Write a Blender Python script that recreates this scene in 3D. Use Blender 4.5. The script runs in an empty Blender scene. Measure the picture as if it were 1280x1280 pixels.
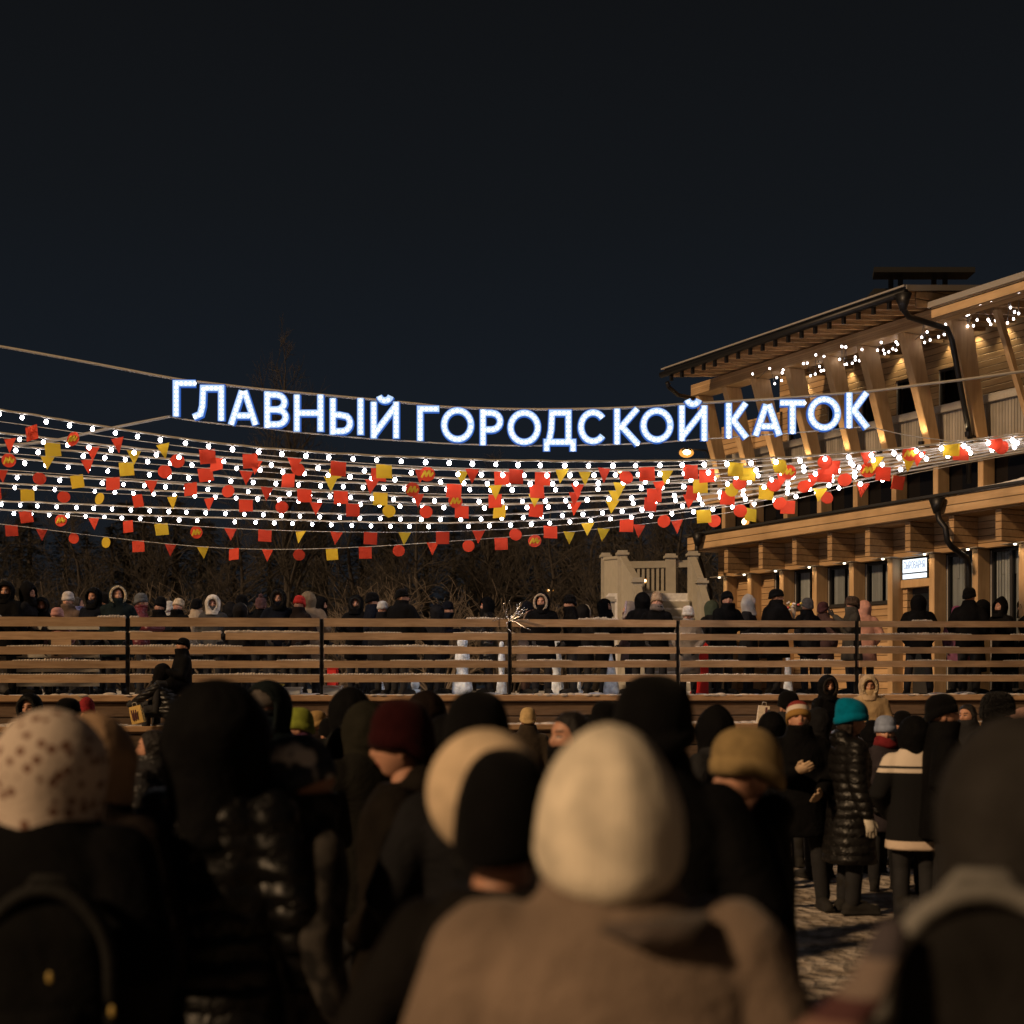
import bpy, bmesh, math, random
from mathutils import Vector, Matrix, Euler, noise
random.seed(7)
S = bpy.context.scene
COL = S.collection
F = 1778.0          # focal length in photo pixels (1280 px wide frame, 50 mm on 36 mm)
HC = 1.75           # camera height
HZ = 861.0          # horizon row
DECK = 1.66         # platform height

def P(px, py, Y):
    return Vector(((px - 640.0) / F * Y, Y, HC + (HZ - py) / F * Y))

# ---------------------------------------------------------------- materials
def new_mat(name):
    m = bpy.data.materials.new(name); m.use_nodes = True
    nt = m.node_tree
    for n in list(nt.nodes): nt.nodes.remove(n)
    out = nt.nodes.new('ShaderNodeOutputMaterial')
    return m, nt, out
def N(nt, typ, **kw):
    n = nt.nodes.new(typ)
    for k, v in kw.items():
        if k.startswith('i_'):
            key = k[2:]
            key = int(key) if key.isdigit() else key.replace('_', ' ')
            n.inputs[key].default_value = v
        else: setattr(n, k, v)
    return n
def L(nt, a, b): nt.links.new(a, b)
def rgba(c): return (c[0], c[1], c[2], 1.0)

def cloth_mat(name, color=None, rough=0.85, scale=60, bump=0.25, var=0.35, spec=0.3, big=0.0, bigscale=7, sheen=0.0):
    """woven cloth; colour None = the object's own colour"""
    m, nt, out = new_mat(name)
    b = N(nt, 'ShaderNodeBsdfPrincipled'); b.inputs['Roughness'].default_value = rough
    b.inputs['Specular IOR Level'].default_value = spec
    tc = N(nt, 'ShaderNodeTexCoord')
    n1 = N(nt, 'ShaderNodeTexNoise'); n1.inputs['Scale'].default_value = scale; n1.inputs['Detail'].default_value = 3
    n2 = N(nt, 'ShaderNodeTexNoise'); n2.inputs['Scale'].default_value = bigscale; n2.inputs['Detail'].default_value = 3
    L(nt, tc.outputs['Object'], n1.inputs['Vector']); L(nt, tc.outputs['Object'], n2.inputs['Vector'])
    mr = N(nt, 'ShaderNodeMapRange'); mr.inputs[1].default_value = .25; mr.inputs[2].default_value = .75
    mr.inputs[3].default_value = 1 - var; mr.inputs[4].default_value = 1 + var
    L(nt, n2.outputs['Fac'], mr.inputs[0])
    mx = N(nt, 'ShaderNodeVectorMath', operation='SCALE')
    if color is None:
        oi = N(nt, 'ShaderNodeObjectInfo'); L(nt, oi.outputs['Color'], mx.inputs[0])
    else: mx.inputs[0].default_value = color
    L(nt, mr.outputs[0], mx.inputs['Scale']); L(nt, mx.outputs[0], b.inputs['Base Color'])
    bp = N(nt, 'ShaderNodeBump'); bp.inputs['Strength'].default_value = bump; bp.inputs['Distance'].default_value = .01
    L(nt, n1.outputs['Fac'], bp.inputs['Height'])
    if big > 0:
        b2 = N(nt, 'ShaderNodeBump'); b2.inputs['Strength'].default_value = big; b2.inputs['Distance'].default_value = .05
        n3 = N(nt, 'ShaderNodeTexNoise'); n3.inputs['Scale'].default_value = bigscale; n3.inputs['Detail'].default_value = 4; n3.inputs['Distortion'].default_value = .6
        L(nt, tc.outputs['Object'], n3.inputs['Vector'])
        L(nt, n3.outputs['Fac'], b2.inputs['Height']); L(nt, b2.outputs[0], bp.inputs['Normal'])
    L(nt, bp.outputs[0], b.inputs['Normal']); L(nt, b.outputs[0], out.inputs[0])
    if sheen: b.inputs['Sheen Weight'].default_value = sheen
    return m

def puffer_mat(name, rough=0.32, pitch=0.11, spec=.5, strength=.6):
    m, nt, out = new_mat(name)
    b = N(nt, 'ShaderNodeBsdfPrincipled'); b.inputs['Roughness'].default_value = rough
    b.inputs['Specular IOR Level'].default_value = spec
    oi = N(nt, 'ShaderNodeObjectInfo'); L(nt, oi.outputs['Color'], b.inputs['Base Color'])
    tc = N(nt, 'ShaderNodeTexCoord')
    sp = N(nt, 'ShaderNodeSeparateXYZ'); L(nt, tc.outputs['Object'], sp.inputs[0])
    nz = N(nt, 'ShaderNodeTexNoise'); nz.inputs['Scale'].default_value = 14; nz.inputs['Detail'].default_value = 3; nz.inputs['Distortion'].default_value = 1.0
    L(nt, tc.outputs['Object'], nz.inputs['Vector'])
    ad = N(nt, 'ShaderNodeMath', operation='MULTIPLY_ADD'); ad.inputs[1].default_value = .05
    L(nt, nz.outputs['Fac'], ad.inputs[0]); L(nt, sp.outputs['Z'], ad.inputs[2])
    ml = N(nt, 'ShaderNodeMath', operation='MULTIPLY'); ml.inputs[1].default_value = math.pi / pitch
    L(nt, ad.outputs[0], ml.inputs[0])
    sn = N(nt, 'ShaderNodeMath', operation='SINE'); L(nt, ml.outputs[0], sn.inputs[0])
    ab = N(nt, 'ShaderNodeMath', operation='ABSOLUTE'); L(nt, sn.outputs[0], ab.inputs[0])
    a2 = N(nt, 'ShaderNodeMath', operation='MULTIPLY_ADD'); a2.inputs[1].default_value = .7
    L(nt, nz.outputs['Fac'], a2.inputs[0]); L(nt, ab.outputs[0], a2.inputs[2])
    bp = N(nt, 'ShaderNodeBump'); bp.inputs['Strength'].default_value = strength; bp.inputs['Distance'].default_value = .035
    L(nt, a2.outputs[0], bp.inputs['Height']); L(nt, bp.outputs[0], b.inputs['Normal'])
    L(nt, b.outputs[0], out.inputs[0]); return m

def knit_mat(name, ribs=True):
    m, nt, out = new_mat(name)
    b = N(nt, 'ShaderNodeBsdfPrincipled'); b.inputs['Roughness'].default_value = .9; b.inputs['Specular IOR Level'].default_value = .05
    b.inputs['Sheen Weight'].default_value = .03
    oi = N(nt, 'ShaderNodeObjectInfo'); tc = N(nt, 'ShaderNodeTexCoord')
    nz = N(nt, 'ShaderNodeTexNoise'); nz.inputs['Scale'].default_value = 160; nz.inputs['Detail'].default_value = 2
    n2 = N(nt, 'ShaderNodeTexNoise'); n2.inputs['Scale'].default_value = 16; n2.inputs['Detail'].default_value = 3
    L(nt, tc.outputs['Object'], nz.inputs['Vector']); L(nt, tc.outputs['Object'], n2.inputs['Vector'])
    mr = N(nt, 'ShaderNodeMapRange'); mr.inputs[3].default_value = .75; mr.inputs[4].default_value = 1.15
    mr.inputs[1].default_value = .3; mr.inputs[2].default_value = .7
    L(nt, n2.outputs['Fac'], mr.inputs[0])
    mx = N(nt, 'ShaderNodeVectorMath', operation='SCALE'); L(nt, oi.outputs['Color'], mx.inputs[0]); L(nt, mr.outputs[0], mx.inputs['Scale'])
    L(nt, mx.outputs[0], b.inputs['Base Color'])
    wv = N(nt, 'ShaderNodeTexWave'); wv.inputs['Scale'].default_value = 26; wv.inputs['Distortion'].default_value = 1.5
    wv.bands_direction = 'X'; L(nt, tc.outputs['Object'], wv.inputs['Vector'])
    ad = N(nt, 'ShaderNodeMath', operation='MULTIPLY_ADD'); ad.inputs[1].default_value = .22; L(nt, wv.outputs['Fac'], ad.inputs[0]); L(nt, nz.outputs['Fac'], ad.inputs[2])
    bp = N(nt, 'ShaderNodeBump'); bp.inputs['Strength'].default_value = .5; bp.inputs['Distance'].default_value = .006
    L(nt, ad.outputs[0], bp.inputs['Height']); L(nt, bp.outputs[0], b.inputs['Normal']); L(nt, b.outputs[0], out.inputs[0])
    return m

def spots_mat(name, base, spot, scale, thr, rough=.9, noise_based=False):
    m, nt, out = new_mat(name)
    b = N(nt, 'ShaderNodeBsdfPrincipled'); b.inputs['Roughness'].default_value = rough; b.inputs['Specular IOR Level'].default_value = .15
    tc = N(nt, 'ShaderNodeTexCoord')
    if noise_based:
        t = N(nt, 'ShaderNodeTexNoise'); t.inputs['Scale'].default_value = scale; t.inputs['Detail'].default_value = 1.5; o = t.outputs['Fac']
    else:
        t = N(nt, 'ShaderNodeTexVoronoi'); t.inputs['Scale'].default_value = scale; o = t.outputs['Distance']
    L(nt, tc.outputs['Object'], t.inputs['Vector'])
    mr = N(nt, 'ShaderNodeMapRange'); mr.inputs[1].default_value = thr - .04; mr.inputs[2].default_value = thr + .06
    L(nt, o, mr.inputs[0])
    mx = N(nt, 'ShaderNodeMix', data_type='RGBA'); L(nt, mr.outputs[0], mx.inputs[0])
    mx.inputs[6].default_value = rgba(spot); mx.inputs[7].default_value = rgba(base)
    L(nt, mx.outputs[2], b.inputs['Base Color'])
    nz = N(nt, 'ShaderNodeTexNoise'); nz.inputs['Scale'].default_value = 90; L(nt, tc.outputs['Object'], nz.inputs['Vector'])
    bp = N(nt, 'ShaderNodeBump'); bp.inputs['Strength'].default_value = .4; bp.inputs['Distance'].default_value = .01
    L(nt, nz.outputs['Fac'], bp.inputs['Height']); L(nt, bp.outputs[0], b.inputs['Normal'])
    L(nt, b.outputs[0], out.inputs[0]); return m

def bands_mat(name, axis, stops, rough=.9):
    """colour bands along one object axis; stops = [(pos, colour)] in metres"""
    m, nt, out = new_mat(name)
    b = N(nt, 'ShaderNodeBsdfPrincipled'); b.inputs['Roughness'].default_value = rough; b.inputs['Specular IOR Level'].default_value = .15
    tc = N(nt, 'ShaderNodeTexCoord'); sp = N(nt, 'ShaderNodeSeparateXYZ'); L(nt, tc.outputs['Object'], sp.inputs[0])
    cur = None
    for i, (pos, c) in enumerate(stops):
        if cur is None:
            r = N(nt, 'ShaderNodeRGB'); r.outputs[0].default_value = rgba(c); cur = r.outputs[0]
        else:
            gt = N(nt, 'ShaderNodeMath', operation='GREATER_THAN'); gt.inputs[1].default_value = pos
            L(nt, sp.outputs[axis], gt.inputs[0])
            mx = N(nt, 'ShaderNodeMix', data_type='RGBA'); L(nt, gt.outputs[0], mx.inputs[0]); L(nt, cur, mx.inputs[6])
            mx.inputs[7].default_value = rgba(c); cur = mx.outputs[2]
    L(nt, cur, b.inputs['Base Color'])
    nz = N(nt, 'ShaderNodeTexNoise'); nz.inputs['Scale'].default_value = 120; L(nt, tc.outputs['Object'], nz.inputs['Vector'])
    bp = N(nt, 'ShaderNodeBump'); bp.inputs['Strength'].default_value = .4; bp.inputs['Distance'].default_value = .008
    L(nt, nz.outputs['Fac'], bp.inputs['Height']); L(nt, bp.outputs[0], b.inputs['Normal'])
    L(nt, b.outputs[0], out.inputs[0]); return m

def flag_mat(name, color):
    m, nt, out = new_mat(name)
    b = N(nt, 'ShaderNodeBsdfPrincipled'); b.inputs['Roughness'].default_value = .7; b.inputs['Base Color'].default_value = rgba(color); b.inputs['Specular IOR Level'].default_value = .2
    t = N(nt, 'ShaderNodeBsdfTranslucent'); t.inputs[0].default_value = rgba(color); mx = N(nt, 'ShaderNodeMixShader'); mx.inputs[0].default_value = .35
    tc = N(nt, 'ShaderNodeTexCoord'); nz = N(nt, 'ShaderNodeTexNoise'); nz.inputs['Scale'].default_value = 9; L(nt, tc.outputs['Object'], nz.inputs['Vector'])
    bp = N(nt, 'ShaderNodeBump'); bp.inputs['Strength'].default_value = .35; bp.inputs['Distance'].default_value = .05; L(nt, nz.outputs['Fac'], bp.inputs['Height']); L(nt, bp.outputs[0], b.inputs['Normal'])
    L(nt, b.outputs[0], mx.inputs[1]); L(nt, t.outputs[0], mx.inputs[2]); L(nt, mx.outputs[0], out.inputs[0]); return m
def plain(name, color, rough=.6, metal=0.0, bump=0.0, bscale=30, spec=.5, var=0.0, alpha=None):
    m, nt, out = new_mat(name)
    b = N(nt, 'ShaderNodeBsdfPrincipled'); b.inputs['Roughness'].default_value = rough; b.inputs['Metallic'].default_value = metal
    b.inputs['Specular IOR Level'].default_value = spec
    b.inputs['Base Color'].default_value = rgba(color)
    tc = N(nt, 'ShaderNodeTexCoord')
    nz = N(nt, 'ShaderNodeTexNoise'); nz.inputs['Scale'].default_value = bscale; nz.inputs['Detail'].default_value = 4
    L(nt, tc.outputs['Object'], nz.inputs['Vector'])
    if var:
        mr = N(nt, 'ShaderNodeMapRange'); mr.inputs[1].default_value = .3; mr.inputs[2].default_value = .7
        mr.inputs[3].default_value = 1 - var; mr.inputs[4].default_value = 1 + var; L(nt, nz.outputs['Fac'], mr.inputs[0])
        mx = N(nt, 'ShaderNodeVectorMath', operation='SCALE'); mx.inputs[0].default_value = color; L(nt, mr.outputs[0], mx.inputs['Scale'])
        L(nt, mx.outputs[0], b.inputs['Base Color'])
    if bump:
        bp = N(nt, 'ShaderNodeBump'); bp.inputs['Strength'].default_value = bump; bp.inputs['Distance'].default_value = .02
        L(nt, nz.outputs['Fac'], bp.inputs['Height']); L(nt, bp.outputs[0], b.inputs['Normal'])
    L(nt, b.outputs[0], out.inputs[0]); return m

def wood_mat(name, c1, c2, groove=0.0, axis='Z', grain=(1.2, 18, 22), rough=.62, gdepth=.02):
    """planed timber: long grain, knots; groove = plank pitch in metres along axis"""
    m, nt, out = new_mat(name)
    b = N(nt, 'ShaderNodeBsdfPrincipled'); b.inputs['Roughness'].default_value = rough; b.inputs['Specular IOR Level'].default_value = .3
    tc = N(nt, 'ShaderNodeTexCoord'); mp = N(nt, 'ShaderNodeMapping'); mp.inputs['Scale'].default_value = grain
    L(nt, tc.outputs['Object'], mp.inputs[0])
    nz = N(nt, 'ShaderNodeTexNoise'); nz.inputs['Scale'].default_value = 1.0; nz.inputs['Detail'].default_value = 5; nz.inputs['Distortion'].default_value = .5
    L(nt, mp.outputs[0], nz.inputs['Vector'])
    mx = N(nt, 'ShaderNodeMix', data_type='RGBA'); mx.inputs[6].default_value = rgba(c1); mx.inputs[7].default_value = rgba(c2)
    mr = N(nt, 'ShaderNodeMapRange'); mr.inputs[1].default_value = .3; mr.inputs[2].default_value = .7
    L(nt, nz.outputs['Fac'], mr.inputs[0]); L(nt, mr.outputs[0], mx.inputs[0])
    col = mx.outputs[2]; hgt = nz.outputs['Fac']; hs = .15
    if groove:
        sp = N(nt, 'ShaderNodeSeparateXYZ'); L(nt, tc.outputs['Object'], sp.inputs[0])
        dv = N(nt, 'ShaderNodeMath', operation='DIVIDE'); dv.inputs[1].default_value = groove; L(nt, sp.outputs[axis], dv.inputs[0])
        fr = N(nt, 'ShaderNodeMath', operation='FRACT'); L(nt, dv.outputs[0], fr.inputs[0])
        fl = N(nt, 'ShaderNodeMath', operation='FLOOR'); L(nt, dv.outputs[0], fl.inputs[0])
        wn = N(nt, 'ShaderNodeTexWhiteNoise', noise_dimensions='1D'); L(nt, fl.outputs[0], wn.inputs['W'])
        pv = N(nt, 'ShaderNodeMapRange'); pv.inputs[3].default_value = .8; pv.inputs[4].default_value = 1.15; L(nt, wn.outputs[0], pv.inputs[0])
        sc = N(nt, 'ShaderNodeVectorMath', operation='SCALE'); L(nt, col, sc.inputs[0]); L(nt, pv.outputs[0], sc.inputs['Scale'])
        # plank profile: rounded edges down into the joint
        pp = N(nt, 'ShaderNodeMath', operation='PINGPONG'); pp.inputs[1].default_value = .5; L(nt, fr.outputs[0], pp.inputs[0])
        ed = N(nt, 'ShaderNodeMapRange'); ed.inputs[1].default_value = 0.0; ed.inputs[2].default_value = .09; L(nt, pp.outputs[0], ed.inputs[0])
        jt = N(nt, 'ShaderNodeMapRange'); jt.inputs[1].default_value = .02; jt.inputs[2].default_value = .05
        jt.inputs[3].default_value = .25; jt.inputs[4].default_value = 1.0; L(nt, pp.outputs[0], jt.inputs[0])
        s2 = N(nt, 'ShaderNodeVectorMath', operation='SCALE'); L(nt, sc.outputs[0], s2.inputs[0]); L(nt, jt.outputs[0], s2.inputs['Scale'])
        col = s2.outputs[0]
        ad = N(nt, 'ShaderNodeMath', operation='MULTIPLY_ADD'); ad.inputs[1].default_value = .12
        L(nt, nz.outputs['Fac'], ad.inputs[0]); L(nt, ed.outputs[0], ad.inputs[2]); hgt = ad.outputs[0]; hs = .8
    oi = N(nt, 'ShaderNodeObjectInfo'); rv = N(nt, 'ShaderNodeMapRange'); rv.inputs[3].default_value = .82; rv.inputs[4].default_value = 1.12; L(nt, oi.outputs['Random'], rv.inputs[0])
    stn = N(nt, 'ShaderNodeTexNoise'); stn.inputs['Scale'].default_value = 1.7; stn.inputs['Detail'].default_value = 5; L(nt, tc.outputs['Object'], stn.inputs['Vector'])
    sr = N(nt, 'ShaderNodeMapRange'); sr.inputs[1].default_value = .3; sr.inputs[2].default_value = .6; sr.inputs[3].default_value = .78; sr.inputs[4].default_value = 1.05; L(nt, stn.outputs['Fac'], sr.inputs[0])
    m3 = N(nt, 'ShaderNodeMath', operation='MULTIPLY'); L(nt, rv.outputs[0], m3.inputs[0]); L(nt, sr.outputs[0], m3.inputs[1])
    s3 = N(nt, 'ShaderNodeVectorMath', operation='SCALE'); L(nt, col, s3.inputs[0]); L(nt, m3.outputs[0], s3.inputs['Scale']); col = s3.outputs[0]
    L(nt, col, b.inputs['Base Color'])
    bp = N(nt, 'ShaderNodeBump'); bp.inputs['Strength'].default_value = hs; bp.inputs['Distance'].default_value = gdepth
    L(nt, hgt, bp.inputs['Height']); L(nt, bp.outputs[0], b.inputs['Normal'])
    L(nt, b.outputs[0], out.inputs[0]); return m

def emit(name, color, strength):
    m, nt, out = new_mat(name)
    e = N(nt, 'ShaderNodeEmission'); e.inputs[0].default_value = rgba(color); e.inputs[1].default_value = strength
    L(nt, e.outputs[0], out.inputs[0]); return m

def glass_mat(name, tint=(.8, .85, .9), gloss=.12):
    m, nt, out = new_mat(name)
    t = N(nt, 'ShaderNodeBsdfTransparent'); t.inputs[0].default_value = rgba(tint)
    g = N(nt, 'ShaderNodeBsdfGlossy'); g.inputs['Roughness'].default_value = .03
    lw = N(nt, 'ShaderNodeLayerWeight'); fr = N(nt, 'ShaderNodeMath', operation='POWER'); fr.inputs[1].default_value = 4.0; L(nt, lw.outputs['Facing'], fr.inputs[0])
    mx = N(nt, 'ShaderNodeMixShader'); L(nt, fr.outputs[0], mx.inputs[0]); L(nt, t.outputs[0], mx.inputs[1]); L(nt, g.outputs[0], mx.inputs[2])
    L(nt, mx.outputs[0], out.inputs[0]); return m

M = {}
M['cloth'] = cloth_mat('cloth')
M['coat'] = cloth_mat('coat_cloth', big=.55, bigscale=6, scale=80, spec=.07)
M['fleece'] = cloth_mat('fleece', big=.35, bigscale=7, scale=70, bump=.5, sheen=.1, spec=.05, var=.28)
M['puffer'] = puffer_mat('puffer', rough=.42, spec=.3)
M['shiny'] = puffer_mat('shiny_puffer', rough=.42, pitch=.075, spec=.32, strength=.45)
M['knit'] = knit_mat('knit')
M['fur'] = cloth_mat('fur', scale=55, bump=1.0, big=.9, bigscale=40, var=.5, spec=.04, sheen=.05)
M['skin'] = cloth_mat('skin', color=(.46, .24, .16), rough=.5, scale=120, bump=.08, var=.1, bigscale=12, spec=.35)
M['eye'] = plain('eye', (.02, .015, .012), rough=.3)
M['brow'] = plain('brow', (.03, .02, .015), rough=.9)
M['lip'] = plain('lip', (.33, .10, .08), rough=.5)
M['hair'] = cloth_mat('hair', scale=90, bump=.8, big=.6, bigscale=20, rough=.55, var=.4)
M['boot'] = plain('boot_leather', (.012, .011, .010), rough=.45, bump=.2)
M['leopard'] = spots_mat('spotted_fleece', (.50, .42, .36), (.15, .075, .05), 27, .32)
M['patches'] = spots_mat('white_patches', (.045, .05, .065), (.65, .6, .55), 13, .40, noise_based=True)
M['camo'] = spots_mat('grey_camouflage', (.045, .04, .036), (.012, .011, .011), 11, .47, noise_based=True)
M['redpattern'] = spots_mat('red_pattern', (.24, .02, .025), (.07, .01, .012), 40, .25)
M['snow'] = plain('snow', (.66, .66, .68), rough=.75, bump=.5, bscale=14, var=.12, spec=.3)
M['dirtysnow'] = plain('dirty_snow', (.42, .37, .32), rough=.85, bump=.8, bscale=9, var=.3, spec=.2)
M['cable'] = plain('cable', (.36, .33, .28), rough=.6)
M['darkcable'] = plain('dark_cable', (.05, .05, .05), rough=.6)
M['steel'] = plain('dark_steel', (.018, .018, .020), rough=.45, metal=.6, bump=.1)
M['rail'] = wood_mat('rail_timber', (.33, .215, .125), (.46, .32, .20), grain=(1.0, 14, 26))
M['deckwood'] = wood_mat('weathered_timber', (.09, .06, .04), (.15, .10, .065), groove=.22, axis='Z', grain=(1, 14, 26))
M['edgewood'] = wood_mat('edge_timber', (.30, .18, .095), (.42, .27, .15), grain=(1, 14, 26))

# ---------------------------------------------------------------- objects
def link(o, parent=None):
    COL.objects.link(o)
    if parent is not None: o.parent = parent
    return o
def obj(name, me, mat=None, parent=None, color=None):
    if isinstance(me, bmesh.types.BMesh):
        bm = me; me = bpy.data.meshes.new(name); bm.to_mesh(me); bm.free()
    o = bpy.data.objects.new(name, me)
    if mat is not None:
        ms = mat if isinstance(mat, (list, tuple)) else [mat]
        if len(me.materials) == 0:
            for m in ms: me.materials.append(m)
        else:
            for i, m in enumerate(ms):
                if i < len(o.material_slots):
                    o.material_slots[i].link = 'OBJECT'; o.material_slots[i].material = m
    if color is not None: o.color = rgba(color)
    return link(o, parent)
def tag(o, label=None, cat=None, group=None, kind=None):
    if label: o['label'] = label
    if cat: o['category'] = cat
    if group: o['group'] = group
    if kind: o['kind'] = kind
    return o
def empty(name, loc=(0, 0, 0), rz=0.0, parent=None):
    o = bpy.data.objects.new(name, None); o.empty_display_size = .2
    o.location = loc; o.rotation_euler = (0, 0, rz)
    return link(o, parent)
def smooth(me):
    me.polygons.foreach_set('use_smooth', [True] * len(me.polygons))

# ---------------------------------------------------------------- bmesh shapes
def box(bm, x0, x1, y0, y1, z0, z1):
    v = [bm.verts.new(p) for p in ((x0,y0,z0),(x1,y0,z0),(x1,y1,z0),(x0,y1,z0),(x0,y0,z1),(x1,y0,z1),(x1,y1,z1),(x0,y1,z1))]
    for f in ((3,2,1,0),(4,5,6,7),(0,1,5,4),(1,2,6,5),(2,3,7,6),(3,0,4,7)): bm.faces.new([v[i] for i in f])
    return v
def hexa(bm, a, b):
    """solid between two quads (lists of 4 points, same winding)"""
    va = [bm.verts.new(p) for p in a]; vb = [bm.verts.new(p) for p in b]
    bm.faces.new(va[::-1]); bm.faces.new(vb)
    for i in range(4): bm.faces.new([va[i], va[(i+1)%4], vb[(i+1)%4], vb[i]])
def rings_to_bm(bm, rings, cap=True, closed=True):
    vs = [[bm.verts.new(p) for p in r] for r in rings]
    n = len(vs[0])
    for a, b in zip(vs[:-1], vs[1:]):
        for i in range(n if closed else n - 1):
            j = (i + 1) % n
            bm.faces.new([a[i], a[j], b[j], b[i]])
    if cap:
        bm.faces.new(vs[0][::-1]); bm.faces.new(vs[-1])
    return vs
def tube(bm, pts, radii, n=10, round_caps=True, flat=1.0, up=Vector((0, 0, 1))):
    pts = [Vector(p) for p in pts]
    if not isinstance(radii, (list, tuple)): radii = [radii] * len(pts)
    tans = []
    for i in range(len(pts)):
        a = pts[max(i-1, 0)]; b = pts[min(i+1, len(pts)-1)]
        t = (b - a); tans.append(t.normalized() if t.length > 1e-9 else Vector((0, 0, 1)))
    nrm = tans[0].orthogonal().normalized()
    if abs(tans[0].dot(up)) < .95: nrm = (up - tans[0] * up.dot(tans[0])).normalized()
    rings = []
    def ring(c, t, nn, r):
        bb = t.cross(nn)
        return [c + nn * (math.cos(2*math.pi*k/n) * r * flat) + bb * (math.sin(2*math.pi*k/n) * r) for k in range(n)]
    nn = nrm; frames = []
    for t in tans:
        nn = (nn - t * nn.dot(t)); nn = nn.normalized() if nn.length > 1e-6 else t.orthogonal().normalized()
        frames.append(nn.copy())
    if round_caps:
        for a in (80, 45): rings.append(ring(pts[0] - tans[0]*radii[0]*math.sin(math.radians(a)), tans[0], frames[0], radii[0]*math.cos(math.radians(a))))
    for p, t, f, r in zip(pts, tans, frames, radii): rings.append(ring(p, t, f, r))
    if round_caps:
        for a in (45, 80): rings.append(ring(pts[-1] + tans[-1]*radii[-1]*math.sin(math.radians(a)), tans[-1], frames[-1], radii[-1]*math.cos(math.radians(a))))
    rings_to_bm(bm, rings)
def loft(bm, rings, n=20, power=2.0):
    """horizontal rings (x, y, z, rx, ry)"""
    rr = []
    for (x, y, z, rx, ry) in rings:
        pts = []
        for k in range(n):
            a = 2*math.pi*k/n; c, s = math.cos(a), math.sin(a)
            e = 2.0/power
            pts.append(Vector((x + rx*math.copysign(abs(c)**e, c), y + ry*math.copysign(abs(s)**e, s), z)))
        rr.append(pts)
    rings_to_bm(bm, rr)
def ellipsoid(bm, c, r, nu=14, nv=10, mat=None):
    rr = []
    for j in range(nv + 1):
        t = math.pi * (j / nv); t = min(max(t, .08), math.pi - .08)
        rr.append([Vector((r[0]*math.sin(t)*math.cos(2*math.pi*i/nu), r[1]*math.sin(t)*math.sin(2*math.pi*i/nu), -r[2]*math.cos(t))) for i in range(nu)])
    if mat is not None: rr = [[mat @ p for p in q] for q in rr]
    rr = [[p + Vector(c) for p in q] for q in rr]
    rings_to_bm(bm, rr)
def fuse(bm, voxel, it=4):
    """one continuous surface from overlapping closed shapes"""
    me = bpy.data.meshes.new('tmp'); bmesh.ops.recalc_face_normals(bm, faces=bm.faces); bm.to_mesh(me); bm.free()
    o = bpy.data.objects.new('tmp', me); COL.objects.link(o)
    r = o.modifiers.new('r', 'REMESH'); r.mode = 'VOXEL'; r.voxel_size = voxel
    if it:
        s = o.modifiers.new('s', 'SMOOTH'); s.factor = .5; s.iterations = it
    dg = bpy.context.evaluated_depsgraph_get(); dg.update()
    out = bpy.data.meshes.new_from_object(o.evaluated_get(dg))
    bpy.data.objects.remove(o); bpy.data.meshes.remove(me)
    smooth(out); return out
def mesh_of(bm, sm=True, name='mesh'):
    bmesh.ops.recalc_face_normals(bm, faces=bm.faces)
    me = bpy.data.meshes.new(name); bm.to_mesh(me); bm.free()
    if sm: smooth(me)
    return me

# ---------------------------------------------------------------- camera, sky, key light
cam = bpy.data.cameras.new('camera'); co = bpy.data.objects.new('camera', cam); COL.objects.link(co)
co.location = (0, 0, HC); co.rotation_euler = (math.radians(90), 0, 0)
cam.sensor_width = 36; cam.lens = 36 * F / 1280.0; cam.shift_y = (HZ - 640.0) / 1280.0
cam.clip_start = .05; cam.clip_end = 2000
cam.dof.use_dof = True; cam.dof.focus_distance = 23.5; cam.dof.aperture_fstop = 1.9; cam.dof.aperture_blades = 9
S.camera = co

w = bpy.data.worlds.new('World'); S.world = w; w.use_nodes = True
nt = w.node_tree
for n in list(nt.nodes): nt.nodes.remove(n)
wo = N(nt, 'ShaderNodeOutputWorld'); bg = N(nt, 'ShaderNodeBackground')
tcw = N(nt, 'ShaderNodeTexCoord'); spw = N(nt, 'ShaderNodeSeparateXYZ'); L(nt, tcw.outputs['Generated'], spw.inputs[0])
ramp = N(nt, 'ShaderNodeValToRGB'); els = ramp.color_ramp.elements      # clear winter night: blue-grey low down, almost black above
els[0].position = 0.0; els[0].color = (.0110, .0125, .0150, 1)
els[1].position = 1.0; els[1].color = (.0040, .0044, .0052, 1)
e = els.new(.20); e.color = (.0076, .0104, .0150, 1)
e = els.new(.32); e.color = (.0064, .0078, .0098, 1)
e = els.new(.46); e.color = (.0052, .0058, .0068, 1)
L(nt, spw.outputs['Z'], ramp.inputs[0]); L(nt, ramp.outputs[0], bg.inputs[0])
bg.inputs[1].default_value = 1.0
L(nt, bg.outputs[0], wo.inputs[0])

KEY_EL = math.radians(32)
KEY = Vector((-.79 * math.cos(KEY_EL), -.613 * math.cos(KEY_EL), math.sin(KEY_EL))).normalized()
sl = bpy.data.lights.new('floodlight', 'SUN'); so = bpy.data.objects.new('floodlight', sl); COL.objects.link(so)
sl.energy = 2.7; sl.angle = math.radians(4); sl.color = (1.0, .65, .35)
so.rotation_euler = (-KEY).to_track_quat('-Z', 'Y').to_euler(); so.location = (-30, -20, 20)

S.view_settings.view_transform = 'Standard'; S.view_settings.look = 'None'; S.view_settings.exposure = 0.0; S.view_settings.gamma = 1.0
S.render.engine = 'CYCLES'
c = S.cycles
c.max_bounces = 5; c.diffuse_bounces = 2; c.glossy_bounces = 2; c.transparent_max_bounces = 8; c.transmission_bounces = 2
c.caustics_reflective = False; c.caustics_refractive = False; c.sample_clamp_indirect = 4; c.sample_clamp_direct = 0
c.use_denoising = True
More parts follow.
